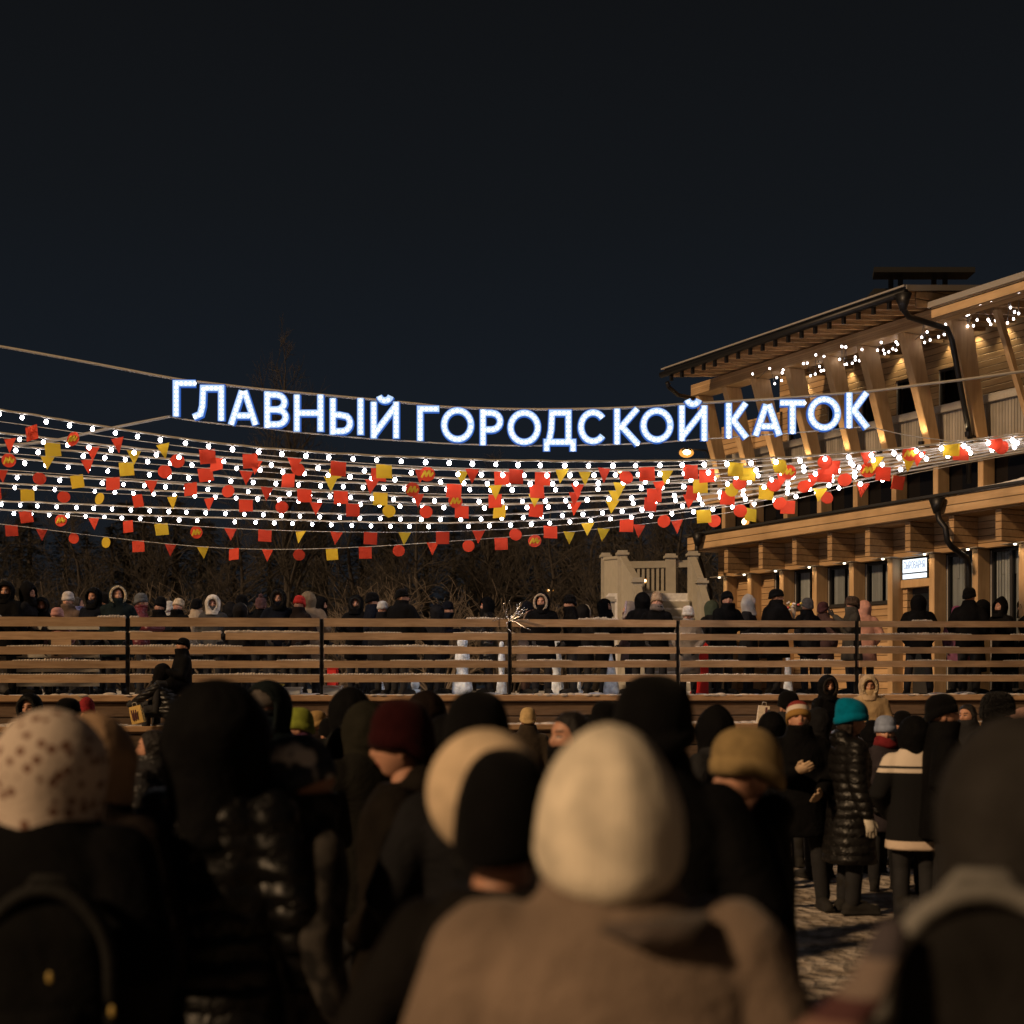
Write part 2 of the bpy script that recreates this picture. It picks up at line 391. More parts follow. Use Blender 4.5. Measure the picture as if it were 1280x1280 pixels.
# ================================================================ timber building (local x = along facade, y = into the building, z up)
BX, BY = 4.27, 33.0
DX, DY = .48, -.877268
def bu(px, y):
    """facade coordinate of the point of the plane 'y' seen at column px; returns (u, depth)"""
    t = (px - 640) / F
    ox, oy = BX - DY * y, BY + DX * y      # inward normal = (-DY, DX)
    u = (t * oy - ox) / (DX - t * DY)
    return u, oy + u * DY
def bp(px, py, y):
    u, Y = bu(px, y)
    return (u, y, HC + (HZ - py) / F * Y)
M['plank'] = wood_mat('plank_cladding', (.38, .235, .115), (.50, .33, .175), groove=.135, axis='Z', grain=(1.2, 14, 16))
M['glulam'] = wood_mat('glulam', (.42, .265, .135), (.53, .355, .19), groove=.045, axis='Z', grain=(1.0, 12, 16), gdepth=.002)
M['timber'] = wood_mat('pale_timber', (.44, .28, .14), (.56, .38, .205), grain=(12, 12, 1.2))
M['fasciawood'] = wood_mat('fascia_timber', (.44, .285, .145), (.55, .38, .21), groove=.16, axis='Z', grain=(1.0, 12, 16))
M['soffit'] = wood_mat('soffit_boards', (.38, .22, .10), (.5, .31, .15), groove=.14, axis='Y', grain=(1.0, 14, 16))
M['cladding'] = wood_mat('grey_ribbed_panel', (.30, .27, .22), (.36, .32, .26), groove=.07, axis='X', grain=(8, 8, 1))
M['greywood'] = plain('grey_painted_wood', (.34, .31, .26), rough=.6, bump=.1, var=.1)
M['pane'] = glass_mat('window_glass')
M['darkframe'] = plain('dark_frame', (.025, .024, .024), rough=.45)
M['silver'] = plain('pale_frame', (.45, .43, .40), rough=.4, metal=.3)
M['interior'] = plain('dark_interior', (.03, .026, .022), rough=.9, var=.3, bscale=3)
M['curtain'] = wood_mat('curtain', (.45, .38, .30), (.6, .52, .42), groove=.07, axis='X', grain=(10, 10, .5), gdepth=.03)
M['roofmetal'] = plain('roof_metal', (.05, .05, .05), rough=.4, metal=.5)
M['edgemetal'] = plain('pale_roof_edge', (.40, .37, .33), rough=.4, metal=.4)
M['lamp_warm'] = emit('downlight_glow', (1.0, .85, .6), 5)

bld = empty('timber_building', (BX, BY, 0), math.atan2(DY, DX))
tag(bld, 'two storey timber building with leaning glulam columns and planked walls on the right', 'building')
def part(name, bm, mat, parent=None, sm=False):
    return obj(name, mesh_of(bm, sm), mat, parent or bld)
def bbox(name, mat, x0, x1, y0, y1, z0, z1, parent=None, bev=.008):
    bm = bmesh.new(); box(bm, x0, x1, y0, y1, z0, z1)
    if bev: bmesh.ops.bevel(bm, geom=bm.edges[:], offset=bev, segments=1, affect='EDGES')
    return part(name, bm, mat, parent)
UE = 17.0
# --- inner core that stands behind all the glass
bm = bmesh.new(); box(bm, -.2, UE, 1.75, 9, DECK - .05, 6.12); box(bm, .1, UE, 3.1, 9, 6.12, 8.95)
part('interior_wall', bm, M['interior'])
# --- lower canopy: fascia, frieze, beam ends
bbox('fascia', M['fasciawood'], -.35, UE, 0, .13, 4.98, 5.30)
bbox('canopy_roof', M['roofmetal'], -.42, UE, -.06, 1.9, 5.305, 5.36)
bm = bmesh.new()
for k in range(60):                          # wind-blown snow lying on the near part of the canopy
    u = 8.05 + k * .15; h = .05 + .12 * min(1, k / 14.0) * (.7 + .6 * noise.noise((u * 1.3, 0, 3)))
    ellipsoid(bm, (u, .12 + .05 * noise.noise((u, 5, 0)), 5.33), (.16, .16, h), 8, 6)
    ellipsoid(bm, (u, .35, 5.34), (.2, .3, h * 1.2), 8, 6)
obj('snow_cover', fuse(bm, .04, 3), M['snow'], bld)
bbox('frieze', M['plank'], -.2, UE, .78, .95, 4.36, 4.975)
bbox('canopy_soffit', M['soffit'], -.2, UE, .135, .78, 4.955, 4.978, bev=0)
FINS = [905, 948, 990, 1034, 1081, 1131, 1185, 1244]
fu = [bu(p, .15)[0] for p in FINS] + [bu(1244, .15)[0] + 1.06 * k for k in (1, 2, 3, 4)]
for u in fu: bbox('beam_end', M['plank'], u, u + .14, .15, .78, 4.38, 4.95)
PIL = [904, 934, 974, 1015, 1061, 1109, 1161, 1215, 1273]
pu = [bu(p, .70)[0] for p in PIL]; pu += [pu[-1] + 1.1 * k for k in (1, 2, 3)]
for u in pu: bbox('pilaster', M['timber'], u, u + .14, .70, 1.02, DECK - .02, 4.357)
def window(x0, x1, z0, z1, y, curtains=(), name='window', mull=0):
    fr = .05
    bm = bmesh.new()
    box(bm, x0, x1, y, y + .07, z0, z0 + fr); box(bm, x0, x1, y, y + .07, z1 - fr, z1)
    box(bm, x0, x0 + fr, y + .001, y + .069, z0 + fr, z1 - fr); box(bm, x1 - fr, x1, y + .001, y + .069, z0 + fr, z1 - fr)
    for k in range(mull):
        xm = x0 + (x1 - x0) * (k + 1) / (mull + 1); box(bm, xm - .03, xm + .03, y + .002, y + .068, z0 + fr, z1 - fr)
    f = part(name, bm, M['darkframe'])
    bm = bmesh.new(); box(bm, x0 + fr, x1 - fr, y + .035, y + .042, z0 + fr, z1 - fr); part('pane', bm, M['pane'], f)
    for (a, b, zz) in curtains:
        bm = bmesh.new(); nseg = 14; ca, cb = x0 + (x1 - x0) * a, x0 + (x1 - x0) * b
        vs = []
        for k in range(nseg + 1):
            xx = ca + (cb - ca) * k / nseg; yy = y + .09 + .02 * math.sin(k * 2.1)
            vs.append((bm.verts.new((xx, yy, z0 + (z1 - z0) * zz)), bm.verts.new((xx, yy, z1 - .01))))
        for p, q in zip(vs[:-1], vs[1:]): bm.faces.new((p[0], q[0], q[1], p[1]))
        part('curtain', bm, M['curtain'], f)
    bm = bmesh.new(); box(bm, x0 - .001, x0 + .022, y - .012, y - .002, z0 + .02, z1 - .02); part('edge_strip', bm, M['silver'], f)
    return f
WZ = 3.5
WINDOWED = {1: .45, 2: 0, 3: 0, 4: 0}
bm = bmesh.new(); box(bm, -.2, pu[0] - .001, 1.0, 1.2, DECK - .02, 4.358)
box(bm, pu[0] + .14, pu[1] - .001, 1.0, 1.2, DECK - .02, 4.358)
part('wall', bm, M['plank'])
for i in (1, 2, 3, 4):
    a, b = pu[i] + .141, pu[i + 1] - .001; f = WINDOWED[i]
    bm = bmesh.new(); box(bm, a, b, 1.0, 1.2, DECK - .02, WZ - .03)
    if f: box(bm, a, a + (b - a) * f, 1.0, 1.2, WZ - .03, 4.358)
    part('wall', bm, M['plank'])
    wx0 = a + (b - a) * f + .004
    window(wx0, b - .004, WZ + .004, 4.352, 1.04, curtains=[(.08, .42, 0.02), (.5, .8, 0.02)] if i > 1 else [(.5, .9, .02)])
    bbox('sill', M['darkframe'], wx0, b - .004, .96, 1.2, WZ - .028, WZ + .002)
# door bay
a, b = pu[5] + .141, pu[6] - .001
bbox('door_lintel', M['timber'], a, b, .92, 1.15, 3.76, 3.92)
bbox('door_jamb', M['plank'], a, a + .12, .98, 1.2, DECK - .02, 3.758)
d = bbox('door', M['darkframe'], a + .125, b - .005, 1.12, 1.18, DECK, 3.755)
bm = bmesh.new(); box(bm, a + .2, b - .09, 1.105, 1.115, DECK + .25, 3.65); part('pane', bm, M['pane'], d)
bm = bmesh.new()
tube(bm, [(a + .45, 1.06, 2.5), (a + .45, 1.06, 3.3)], .018, 8); tube(bm, [(a + .85, 1.06, 2.5), (a + .85, 1.06, 3.3)], .018, 8)
part('handle', bm, M['silver'], d, True)
for i in (6, 7, 8, 9, 10):
    a, b = pu[i] + .141, pu[i + 1] - .001 if i + 1 < len(pu) else pu[i] + 1.1
    window(a + .003, b - .003, DECK + .05, 4.352, 1.04, curtains=[(.06, .42, 0.3), (.55, .74, 0.35), (.08, .95, .82)], mull=1)
for p, q in ((894, 716), (925, 712), (964, 707), (1006, 702), (1050, 697), (1098, 691), (1150, 684), (1204, 678), (1263, 670)):
    u, Y = bu(p, .5)
    bm = bmesh.new(); loft(bm, [(u, .62, 4.335, .024, .024), (u, .62, 4.362, .03, .03)], 12)
    bbox('soffit_strip', M['greywood'], u - .28, u + .28, .55, .775, 4.364, 4.376, bev=0)
    dl = part('downlight', bm, M['lamp_warm'], None, True)
    ld = bpy.data.lights.new('downlight_beam', 'SPOT'); ld.energy = 2.2; ld.spot_size = math.radians(125); ld.spot_blend = .8
    ld.color = (1, .72, .4); ld.shadow_soft_size = .04
    lo = bpy.data.objects.new('downlight_beam', ld); link(lo, bld); lo.location = (u, .62, 4.31); lo.rotation_euler = (math.radians(12), 0, 0)
# --- clerestory strip above the canopy
bbox('clerestory_glass', plain('black_glass', (.006, .006, .007), rough=.06, spec=.6), -.1, UE, .62, .68, 5.365, 6.015, bev=0)
PO = [902, 937, 979, 1021, 1066, 1114, 1166, 1222]
qu = [bu(p, .3)[0] for p in PO]; qu += [qu[-1] + 1.1 * k for k in (1, 2, 3, 4)]
for u in qu: bbox('clerestory_post', M['timber'], u, u + .13, .3, .60, 5.365, 6.015)
bbox('balcony_edge_beam', M['fasciawood'], -.1, UE, .2, .61, 6.02, 6.25)
bbox('balcony_floor', M['soffit'], -.1, UE, .612, 3.09, 6.125, 6.2, bev=0)
bbox('parapet', M['cladding'], .05, UE, .36, .42, 6.253, 6.93, bev=0)
bbox('parapet_rail', M['greywood'], 0, UE, .3, .48, 6.932, 7.08)
# --- upper wall with windows
WY = 2.55
uw = [bu(p, WY) for p in (945, 990, 1036, 1098, 1150, 1201)]
edges = [(bu(a, WY)[0], bu(b, WY)[0]) for a, b in ((902, 940), (944, 978), (984, 1012), (1034, 1066), (1076, 1102), (1120, 1150), (1173, 1204))]
z0w, z1w = bp(1187, 506, WY)[2], bp(1187, 459, WY)[2]
bm = bmesh.new(); box(bm, -.1, UE, WY, WY + .2, z1w + .003, 9.4); box(bm, -.1, UE, WY, WY + .2, 6.2, z0w - .003)
part('upper_wall', bm, M['plank'])
last = -.1
for a, b in edges:
    bbox('upper_wall', M['plank'], last, a - .003, WY + .002, WY + .198, z0w - .003, z1w + .003, bev=0); last = b + .003
    window(a, b, z0w, z1w, WY + .03, mull=0)
bbox('upper_wall', M['plank'], last, UE, WY + .002, WY + .198, z0w - .003, z1w + .003, bev=0)
# --- leaning columns and eaves
for p in (902, 937, 973, 1016, 1064, 1108, 1160, 1218):
    u = bu(p, .1)[0]; big = 1.35 if p == 1218 else 1.0
    bm = bmesh.new(); wd = .17
    lo = [(u, .02, 6.26), (u + wd, .02, 6.26), (u + wd, .28, 6.26), (u, .28, 6.26)]
    hi = [(u, -.68, 8.32), (u + wd, -.68, 8.32), (u + wd, -.68 + .42 * big, 8.32), (u, -.68 + .42 * big, 8.32)]
    hexa(bm, lo, hi); bmesh.ops.bevel(bm, geom=bm.edges[:], offset=.012, segments=1, affect='EDGES')
    col_ = part('leaning_column', bm, M['timber'])
    bm = bmesh.new(); loft(bm, [(u + .09, -.16, 6.27, .05, .05), (u + .09, -.16, 6.36, .06, .06)], 10); box(bm, u + .05, u + .13, -.13, .02, 6.27, 6.30); part('uplight', bm, M['steel'], col_)
    ld = bpy.data.lights.new('uplight_beam', 'SPOT'); ld.energy = 16; ld.spot_size = math.radians(110); ld.spot_blend = .8; ld.color = (1, .68, .34); ld.shadow_soft_size = .05
    lo = bpy.data.objects.new('uplight_beam', ld); link(lo, bld); lo.location = (u + .09, -.20, 6.42); lo.rotation_euler = (math.radians(180), 0, 0)
ub0, ub1 = bu(862, -.75)[0], bu(1192, -.75)[0]
bbox('eave_beam', M['glulam'], ub0, ub1, -.72, -.30, 8.323, 8.57)
uR0, uR1 = bu(834, -1.95)[0], bu(1131, -1.95)[0]
sl_ = .135
def roof_z(y): return 8.55 + (y + 1.95) * sl_
def slab(name, mat, u0, u1, y0, y1, dz0, dz1, zf=roof_z):
    bm = bmesh.new()
    hexa(bm, [(u0, y0, zf(y0) + dz0), (u1, y0, zf(y0) + dz0), (u1, y1, zf(y1) + dz0), (u0, y1, zf(y1) + dz0)],
         [(u0, y0, zf(y0) + dz1), (u1, y0, zf(y0) + dz1), (u1, y1, zf(y1) + dz1), (u0, y1, zf(y1) + dz1)])
    return part(name, bm, mat)
slab('roof_boarding', M['soffit'], uR0, uR1 - .02, -1.92, 5, 0, .03)
slab('roof', M['roofmetal'], uR0 - .06, uR1 + .02, -1.98, 5, .033, .09)
slab('roof_edge', M['edgemetal'], uR0 - .12, uR1 + .06, -2.03, -1.90, .094, .125)
slab('roof_end_trim', M['edgemetal'], uR1 + .022, uR1 + .07, -1.97, 4.5, .02, .12)
slab('roof_end_board', M['fasciawood'], uR1 - .01, uR1 + .02, -1.7, 4.5, -.26, .0)
bm = bmesh.new(); tube(bm, [(uR0 - .15, -2.0, 8.53), (uR1 + .08, -2.0, 8.53)], .065, 10, False); part('gutter', bm, M['steel'], None, True)
n = int((uR1 - uR0) / .375)
for k in range(n + 1):
    u = uR0 + .06 + k * (uR1 - uR0 - .15) / n
    bm = bmesh.new()
    y0, y1 = -1.88, 2.5
    hexa(bm, [(u, y0, roof_z(y0) - .10), (u + .07, y0, roof_z(y0) - .10), (u + .07, y1, roof_z(y1) - .2), (u, y1, roof_z(y1) - .2)],
         [(u, y0, roof_z(y0) - .002), (u + .07, y0, roof_z(y0) - .002), (u + .07, y1, roof_z(y1) - .002), (u, y1, roof_z(y1) - .002)])
    r = part('rafter', bm, M['glulam'])
    bm = bmesh.new(); box(bm, u + .08, u + .14, -1.99, -1.93, 8.35, 8.49); part('gutter_bracket', bm, M['steel'], r)
# near roof section, set slightly lower and shallower
u2 = bu(1163, -1.4)[0]
def roof2(y): return 8.16 + (y + 1.4) * .10
slab('near_roof', M['roofmetal'], u2, UE, -1.40, 5, .25, .30, roof2)
slab('near_roof_boarding', M['soffit'], u2 + .02, UE, -1.28, 5, .20, .245, roof2)
slab('near_fascia', M['fasciawood'], u2, UE, -1.38, -1.30, .0, .25, roof2)
slab('near_fascia_trim', M['edgemetal'], u2 - .03, UE, -1.44, -1.382, .19, .29, roof2)
slab('near_fascia_board', M['glulam'], u2 + .03, UE, -1.29, -1.0, -.03, .0, roof2)
for k in range(12):
    u = u2 + .3 + k * .5
    slab('near_rafter', M['glulam'], u, u + .07, -1.28, 2.5, .03, .198, roof2)
for p in (1243, 1290, 1330):
    u = bu(p, -.7)[0]
    bm = bmesh.new(); hexa(bm, [(u, .10, 6.26), (u + .09, .10, 6.26), (u + .09, .2, 6.26), (u, .2, 6.26)], [(u, -.75, 8.2), (u + .09, -.75, 8.2), (u + .09, -.63, 8.2), (u, -.63, 8.2)])
    part('slender_post', bm, M['timber'])
# --- rooftop plate on legs (squared to the street grid, not to the facade)
Yr = 27.5; inv = (Matrix.Translation((BX, BY, 0)) @ Matrix.Rotation(math.atan2(DY, DX), 4, 'Z')).inverted()
bm = bmesh.new(); A_, B_ = P(1090, 343, Yr), P(1216, 343, Yr); zt = A_.z
hexa(bm, [(A_.x, Yr - .15, zt), (B_.x, Yr - .15, zt), (B_.x, Yr + .35, zt), (A_.x + .1, Yr + .35, zt)], [(A_.x, Yr - .15, zt + .1), (B_.x, Yr - .15, zt + .1), (B_.x, Yr + .35, zt + .1), (A_.x + .1, Yr + .35, zt + .1)])
for px in (1116, 1128, 1170, 1184):
    q = P(px, 343, Yr); box(bm, q.x - .04, q.x + .04, Yr + .1, Yr + .18, 8.9, zt - .001)
q = P(1096, 355, Yr); box(bm, q.x, q.x + .5, Yr + .2, Yr + .8, 8.8, P(0, 357, Yr).z)
bm.transform(inv); part('rooftop_unit', bm, plain('black_plate', (.006, .006, .006), rough=.7))
# --- rain pipes
def pipe(pts, r=.05, hop=None):
    bm = bmesh.new(); tube(bm, pts, r, 10, False)
    if hop: loft(bm, [(hop[0], hop[1], hop[2] - .28, r * 1.1, r * 1.1), (hop[0], hop[1], hop[2], .17, .13)], 12)
    return part('rain_pipe', bm, M['steel'], None, True)
h = bp(1171, 623, -.12)
pipe([bp(1172, 640, -.12), bp(1174, 650, -.12), bp(1182, 660, -.1), bp(1184, 676, -.08), bp(1189, 683, 0), bp(1208, 697, .62), bp(1211, 708, .68), bp(1211, 862, .68)], .055, h)
h = bp(1129, 368, -1.98)
pipe([bp(1128, 378, -1.98), bp(1130, 388, -1.95), bp(1136, 396, -1.8), bp(1184, 411, -.85), bp(1190, 425, -.75), bp(1214, 556, -.05), bp(1211, 566, .12), bp(1211, 604, .25)], .05, h)
pipe([bp(834, 478, -1.98), bp(836, 484, -1.9), bp(848, 494, -1.5), bp(868, 498, -.9)], .045)
pipe([bp(872, 672, -.12), bp(871, 690, -.12), bp(876, 706, -.05), bp(882, 726, .3), bp(888, 737, .6), bp(890, 860, .65)], .055, bp(872, 667, -.12))
# --- lamps that wash the planked upper wall
for p in (1004, 1060, 1121, 1184, 1217, 1254, 1300):
    u, _ = bu(p, WY - .12)
    bm = bmesh.new(); loft(bm, [(u, WY - .12, 9.02, .05, .05), (u, WY - .12, 9.14, .04, .04)], 10)
    part('wall_lamp', bm, M['lamp_warm'], None, True)
    ld = bpy.data.lights.new('wall_lamp_beam', 'SPOT'); ld.energy = 24; ld.spot_size = math.radians(95); ld.spot_blend = .7
    ld.color = (1, .75, .4); ld.shadow_soft_size = .03
    lo = bpy.data.objects.new('wall_lamp_beam', ld); link(lo, bld); lo.location = (u, WY - .12, 9.0)
# --- lit shop sign over the door (text sits in its own mesh)
def text_mesh(body, size, extrude=.004, align='CENTER'):
    cu = bpy.data.curves.new('t', 'FONT'); cu.body = body; cu.size = size; cu.extrude = extrude; cu.align_x = align; cu.resolution_u = 3
    o = bpy.data.objects.new('t', cu); COL.objects.link(o)
    dg = bpy.context.evaluated_depsgraph_get(); dg.update()
    me = bpy.data.meshes.new_from_object(o.evaluated_get(dg)); bpy.data.objects.remove(o); return me
a, b = bu(1128.5, .93)[0], bu(1159, .93)[0]
sg = empty('shop_sign', (0, 0, 0)); sg.parent = bld
sg.parent = None
mw = Matrix.Translation((BX, BY, 0)) @ Matrix.Rotation(math.atan2(DY, DX), 4, 'Z')
sg.location = mw @ Vector(((a + b) / 2, .93, 4.13)); sg.rotation_euler = (0, 0, math.atan2(DY, DX))
tag(sg, 'small backlit white shop sign with dark lettering above the entrance door', 'sign')
W2 = (b - a) / 2
bm = bmesh.new(); box(bm, -W2, W2, 0, .06, -.20, .20); obj('sign_box', mesh_of(bm, False), M['darkframe'], sg)
bm = bmesh.new(); box(bm, -W2 + .01, W2 - .01, -.012, -.002, -.07, .19); box(bm, -W2 + .01, W2 - .01, -.012, -.002, -.19, -.10)
obj('lit_panel', mesh_of(bm, False), emit('sign_panel_light', (.86, .93, 1.0), 1.6), sg)
tm = text_mesh('СЫРОВАРНЯ', .17); o = obj('lettering', tm, emit('sign_letter', (.42, .5, .66), .9), sg)
o.rotation_euler = (math.pi / 2, 0, 0); o.location = (0, -.02, 0); o.scale = (.86 * 2 * W2 / max(.1, tm.vertices and (max(v.co.x for v in tm.vertices) - min(v.co.x for v in tm.vertices))), 1.25, 1)
# ================================================================ ground, platform, fence, stairs
def ground_mesh(x0, x1, y0, y1, nx, ny, zf):
    bm = bmesh.new(); g = []
    for j in range(ny + 1):
        row = []
        for i in range(nx + 1):
            x = x0 + (x1 - x0) * i / nx; y = y0 + (y1 - y0) * j / ny
            row.append(bm.verts.new((x, y, zf(x, y))))
        g.append(row)
    for j in range(ny):
        for i in range(nx): bm.faces.new((g[j][i], g[j][i+1], g[j+1][i+1], g[j+1][i]))
    return mesh_of(bm, True)
def snow_ground_mat():
    m, nt, out = new_mat('trampled_snow')
    b = N(nt, 'ShaderNodeBsdfPrincipled'); b.inputs['Roughness'].default_value = .85; b.inputs['Specular IOR Level'].default_value = .2
    tc = N(nt, 'ShaderNodeTexCoord')
    a = N(nt, 'ShaderNodeTexNoise'); a.inputs['Scale'].default_value = 5; a.inputs['Detail'].default_value = 6; a.inputs['Roughness'].default_value = .65
    v = N(nt, 'ShaderNodeTexVoronoi'); v.inputs['Scale'].default_value = 9
    L(nt, tc.outputs['Object'], a.inputs['Vector']); L(nt, tc.outputs['Object'], v.inputs['Vector'])
    cr = N(nt, 'ShaderNodeValToRGB'); cr.color_ramp.elements[0].position = .35; cr.color_ramp.elements[1].position = .62
    cr.color_ramp.elements[0].color = (.20, .16, .12, 1); cr.color_ramp.elements[1].color = (.52, .46, .40, 1)
    L(nt, a.outputs['Fac'], cr.inputs[0]); L(nt, cr.outputs[0], b.inputs['Base Color'])
    ad = N(nt, 'ShaderNodeMath', operation='MULTIPLY_ADD'); ad.inputs[1].default_value = .5
    L(nt, v.outputs['Distance'], ad.inputs[0]); L(nt, a.outputs['Fac'], ad.inputs[2])
    bp_ = N(nt, 'ShaderNodeBump'); bp_.inputs['Strength'].default_value = 1.0; bp_.inputs['Distance'].default_value = .12
    L(nt, ad.outputs[0], bp_.inputs['Height']); L(nt, bp_.outputs[0], b.inputs['Normal']); L(nt, b.outputs[0], out.inputs[0]); return m
M['ground'] = snow_ground_mat()
tag(obj('ground', ground_mesh(-14, 14, -3, 22.2, 150, 140, lambda x, y: .03 * noise.noise((x * 2, y * 2, 0)) + .02 * noise.noise((x * 6, y * 6, 2)) - .01), M['ground']), kind='structure')
bm = bmesh.new(); box(bm, -900, 900, -600, 900, -2, -.08); tag(obj('terrain', mesh_of(bm, False), M['dirtysnow']), kind='structure')

# fence line: slightly nearer on the left
def fl(px, d=0.0):
    """point of the fence line at column px, set d metres behind it"""
    t = (px - 640) / F; a, bb = 22.4, .12
    Y = (a + d) / (1 - bb * t * 1.6)
    return Vector((t * Y, Y, 0))
def flz(px, py, d=0.0):
    p = fl(px, d); p.z = HC + (HZ - py) / F * p.y; return p
A0, A1 = fl(-260), fl(1620)
fdir = (A1 - A0).normalized(); fback = Vector((-fdir.y, fdir.x, 0))
# snow-covered upper platform that carries fence, crowd, stairs and building
bm = bmesh.new()
q = [A0 - fdir * 60 - fback * .12, A1 + fdir * 60 - fback * .12]
va = [bm.verts.new((q[0].x, q[0].y, -.07)), bm.verts.new((q[1].x, q[1].y, -.07)), bm.verts.new((200, 260, -.07)), bm.verts.new((-200, 260, -.07))]
vb = [bm.verts.new((v.co.x, v.co.y, DECK - .02)) for v in va]
bm.faces.new(va[::-1]); bm.faces.new(vb)
for i in range(4): bm.faces.new((va[i], va[(i+1)%4], vb[(i+1)%4], vb[i]))
tag(obj('platform', mesh_of(bm, False), M['snow']), kind='structure')

ter = empty('timber_terrace', (0, fl(640).y, 0))
tag(ter, 'stepped dark timber terrace with snowy ledges below the fence', 'terrace')
def strip(name, mat, p0, p1, d0, d1, z0, z1, parent, bev=.01):
    """long box along the fence direction between two points; d = metres behind the line"""
    bm = bmesh.new()
    hexa(bm, [p0 + fback*d0 + Vector((0,0,z0)), p1 + fback*d0 + Vector((0,0,z0)), p1 + fback*d1 + Vector((0,0,z0)), p0 + fback*d1 + Vector((0,0,z0))],
         [p0 + fback*d0 + Vector((0,0,z1)), p1 + fback*d0 + Vector((0,0,z1)), p1 + fback*d1 + Vector((0,0,z1)), p0 + fback*d1 + Vector((0,0,z1))])
    if bev: bmesh.ops.bevel(bm, geom=bm.edges[:], offset=bev, segments=1, affect='EDGES')
    bm.transform(Matrix.Translation(-parent.location))
    return obj(name, mesh_of(bm, False), mat, parent)
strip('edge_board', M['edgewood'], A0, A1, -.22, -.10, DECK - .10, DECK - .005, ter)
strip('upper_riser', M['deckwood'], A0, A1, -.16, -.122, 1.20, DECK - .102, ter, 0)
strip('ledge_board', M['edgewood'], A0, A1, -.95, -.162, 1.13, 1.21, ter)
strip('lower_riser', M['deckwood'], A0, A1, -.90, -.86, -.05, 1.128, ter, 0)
def snow_strip(name, p0, p1, d, z, w, h, seed, parent, step=.17, mat='dirtysnow', dens=.75):
    r = random.Random(seed); bm = bmesh.new(); Ln = (p1 - p0).length; s = 0
    while s < Ln:
        if noise.noise((s * .8, seed, 0)) > .45 - dens:
            hh = h * (.35 + .9 * abs(noise.noise((s * 1.7, seed, 4)))) * r.uniform(.6, 1.2)
            c_ = p0 + fdir * s + fback * (d + r.uniform(-.02, .02)) + Vector((0, 0, z))
            ellipsoid(bm, c_ - parent.location, (step * r.uniform(.6, 1.0), w * r.uniform(.7, 1.0), hh), 8, 6)
        s += step
    return tag(obj(name, mesh_of(bm, True), M[mat], parent), kind='stuff')
snow_strip('ledge_snow', A0, A1, -.5, 1.20, .42, .09, 3, ter, .2)
snow_strip('edge_snow', A0, A1, -.15, DECK - .015, .08, .05, 5, ter, .13)
snow_strip('deck_snow', A0, A1, .45, DECK - .03, .35, .09, 8, ter, .25, 'snow', 1)

fen = empty('plank_fence', (0, fl(640).y, DECK))
tag(fen, 'long fence of five horizontal snowy planks on dark steel posts', 'fence')
POSTS = [-95, 160, 402, 637, 847, 1070, 1292, 1510]
RAIL = [(771, 783), (789.5, 799.5), (808, 818), (826, 835.5), (843.5, 853.5)]
RAILR = [(776, 784), (793, 800.5), (809, 817), (826, 834), (844, 852)]
for i, px in enumerate(POSTS):
    p = fl(px); bm = bmesh.new()
    ztop = flz(px, 771 + 5 * min(1, max(0, px / 1000)), 0).z - .01
    bm_p = p - fen.location
    rot = Matrix.Translation(bm_p) @ Matrix.Rotation(math.atan2(fdir.y, fdir.x), 4, 'Z')
    box(bm, -.022, .022, -.01, .05, .0 - .0, ztop - DECK); box(bm, -.09, .09, -.06, .1, -.004, .012)
    for v in bm.verts: v.co = rot @ Vector((v.co.x, v.co.y, v.co.z + DECK))
    obj('post', mesh_of(bm, False), M['steel'], fen)
for i in range(len(POSTS) - 1):
    x0, x1 = POSTS[i], POSTS[i + 1]
    segs = [(x0, x1)]
    for k in range(5):
        ss = [(x0, 279), (279, x1)] if (k == 1 and i == 1) else segs
        for (a, b) in ss:
            f0, f1 = min(1.15, max(-.1, a / 1000)), min(1.15, max(-.1, b / 1000))
            def rz(fv, e): return RAIL[k][e] + (RAILR[k][e] - RAIL[k][e]) * fv
            pa, pb = fl(a + 3), fl(b - 3)
            za0, za1 = flz(a + 3, rz(f0, 1)).z, flz(a + 3, rz(f0, 0)).z
            zb0, zb1 = flz(b - 3, rz(f1, 1)).z, flz(b - 3, rz(f1, 0)).z
            bm = bmesh.new(); q0, q1 = -fback * .055, -fback * .012
            ns = 26; ring = []
            for s in range(ns + 1):
                f = s / ns; p = pa.lerp(pb, f) - fen.location
                zb = za0 + (zb0 - za0) * f + DECK - DECK; zt = za1 + (zb1 - za1) * f
                zt += .006 * noise.noise((p.x * 3, k * 7, i))
                zb -= fen.location.z; zt -= fen.location.z
                p.z = 0
                ring.append([p + q0 + Vector((0,0,zb)), p + q1 + Vector((0,0,zb)), p + q1 + Vector((0,0,zt)), p + q0 + Vector((0,0,zt))])
            rings_to_bm(bm, ring)
            rl = obj('rail', mesh_of(bm, False), M['rail'], fen)
            # lumps of snow left on the board
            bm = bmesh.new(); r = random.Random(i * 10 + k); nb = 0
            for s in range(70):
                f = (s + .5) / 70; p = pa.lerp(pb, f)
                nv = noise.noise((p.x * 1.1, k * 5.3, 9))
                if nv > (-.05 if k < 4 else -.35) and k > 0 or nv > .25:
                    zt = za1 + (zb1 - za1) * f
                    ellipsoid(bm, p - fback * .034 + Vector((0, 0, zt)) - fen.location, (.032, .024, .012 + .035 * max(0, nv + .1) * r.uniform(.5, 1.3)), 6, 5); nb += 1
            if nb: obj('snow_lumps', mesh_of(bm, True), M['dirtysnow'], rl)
            else: bm.free()
for o in fen.children: pass

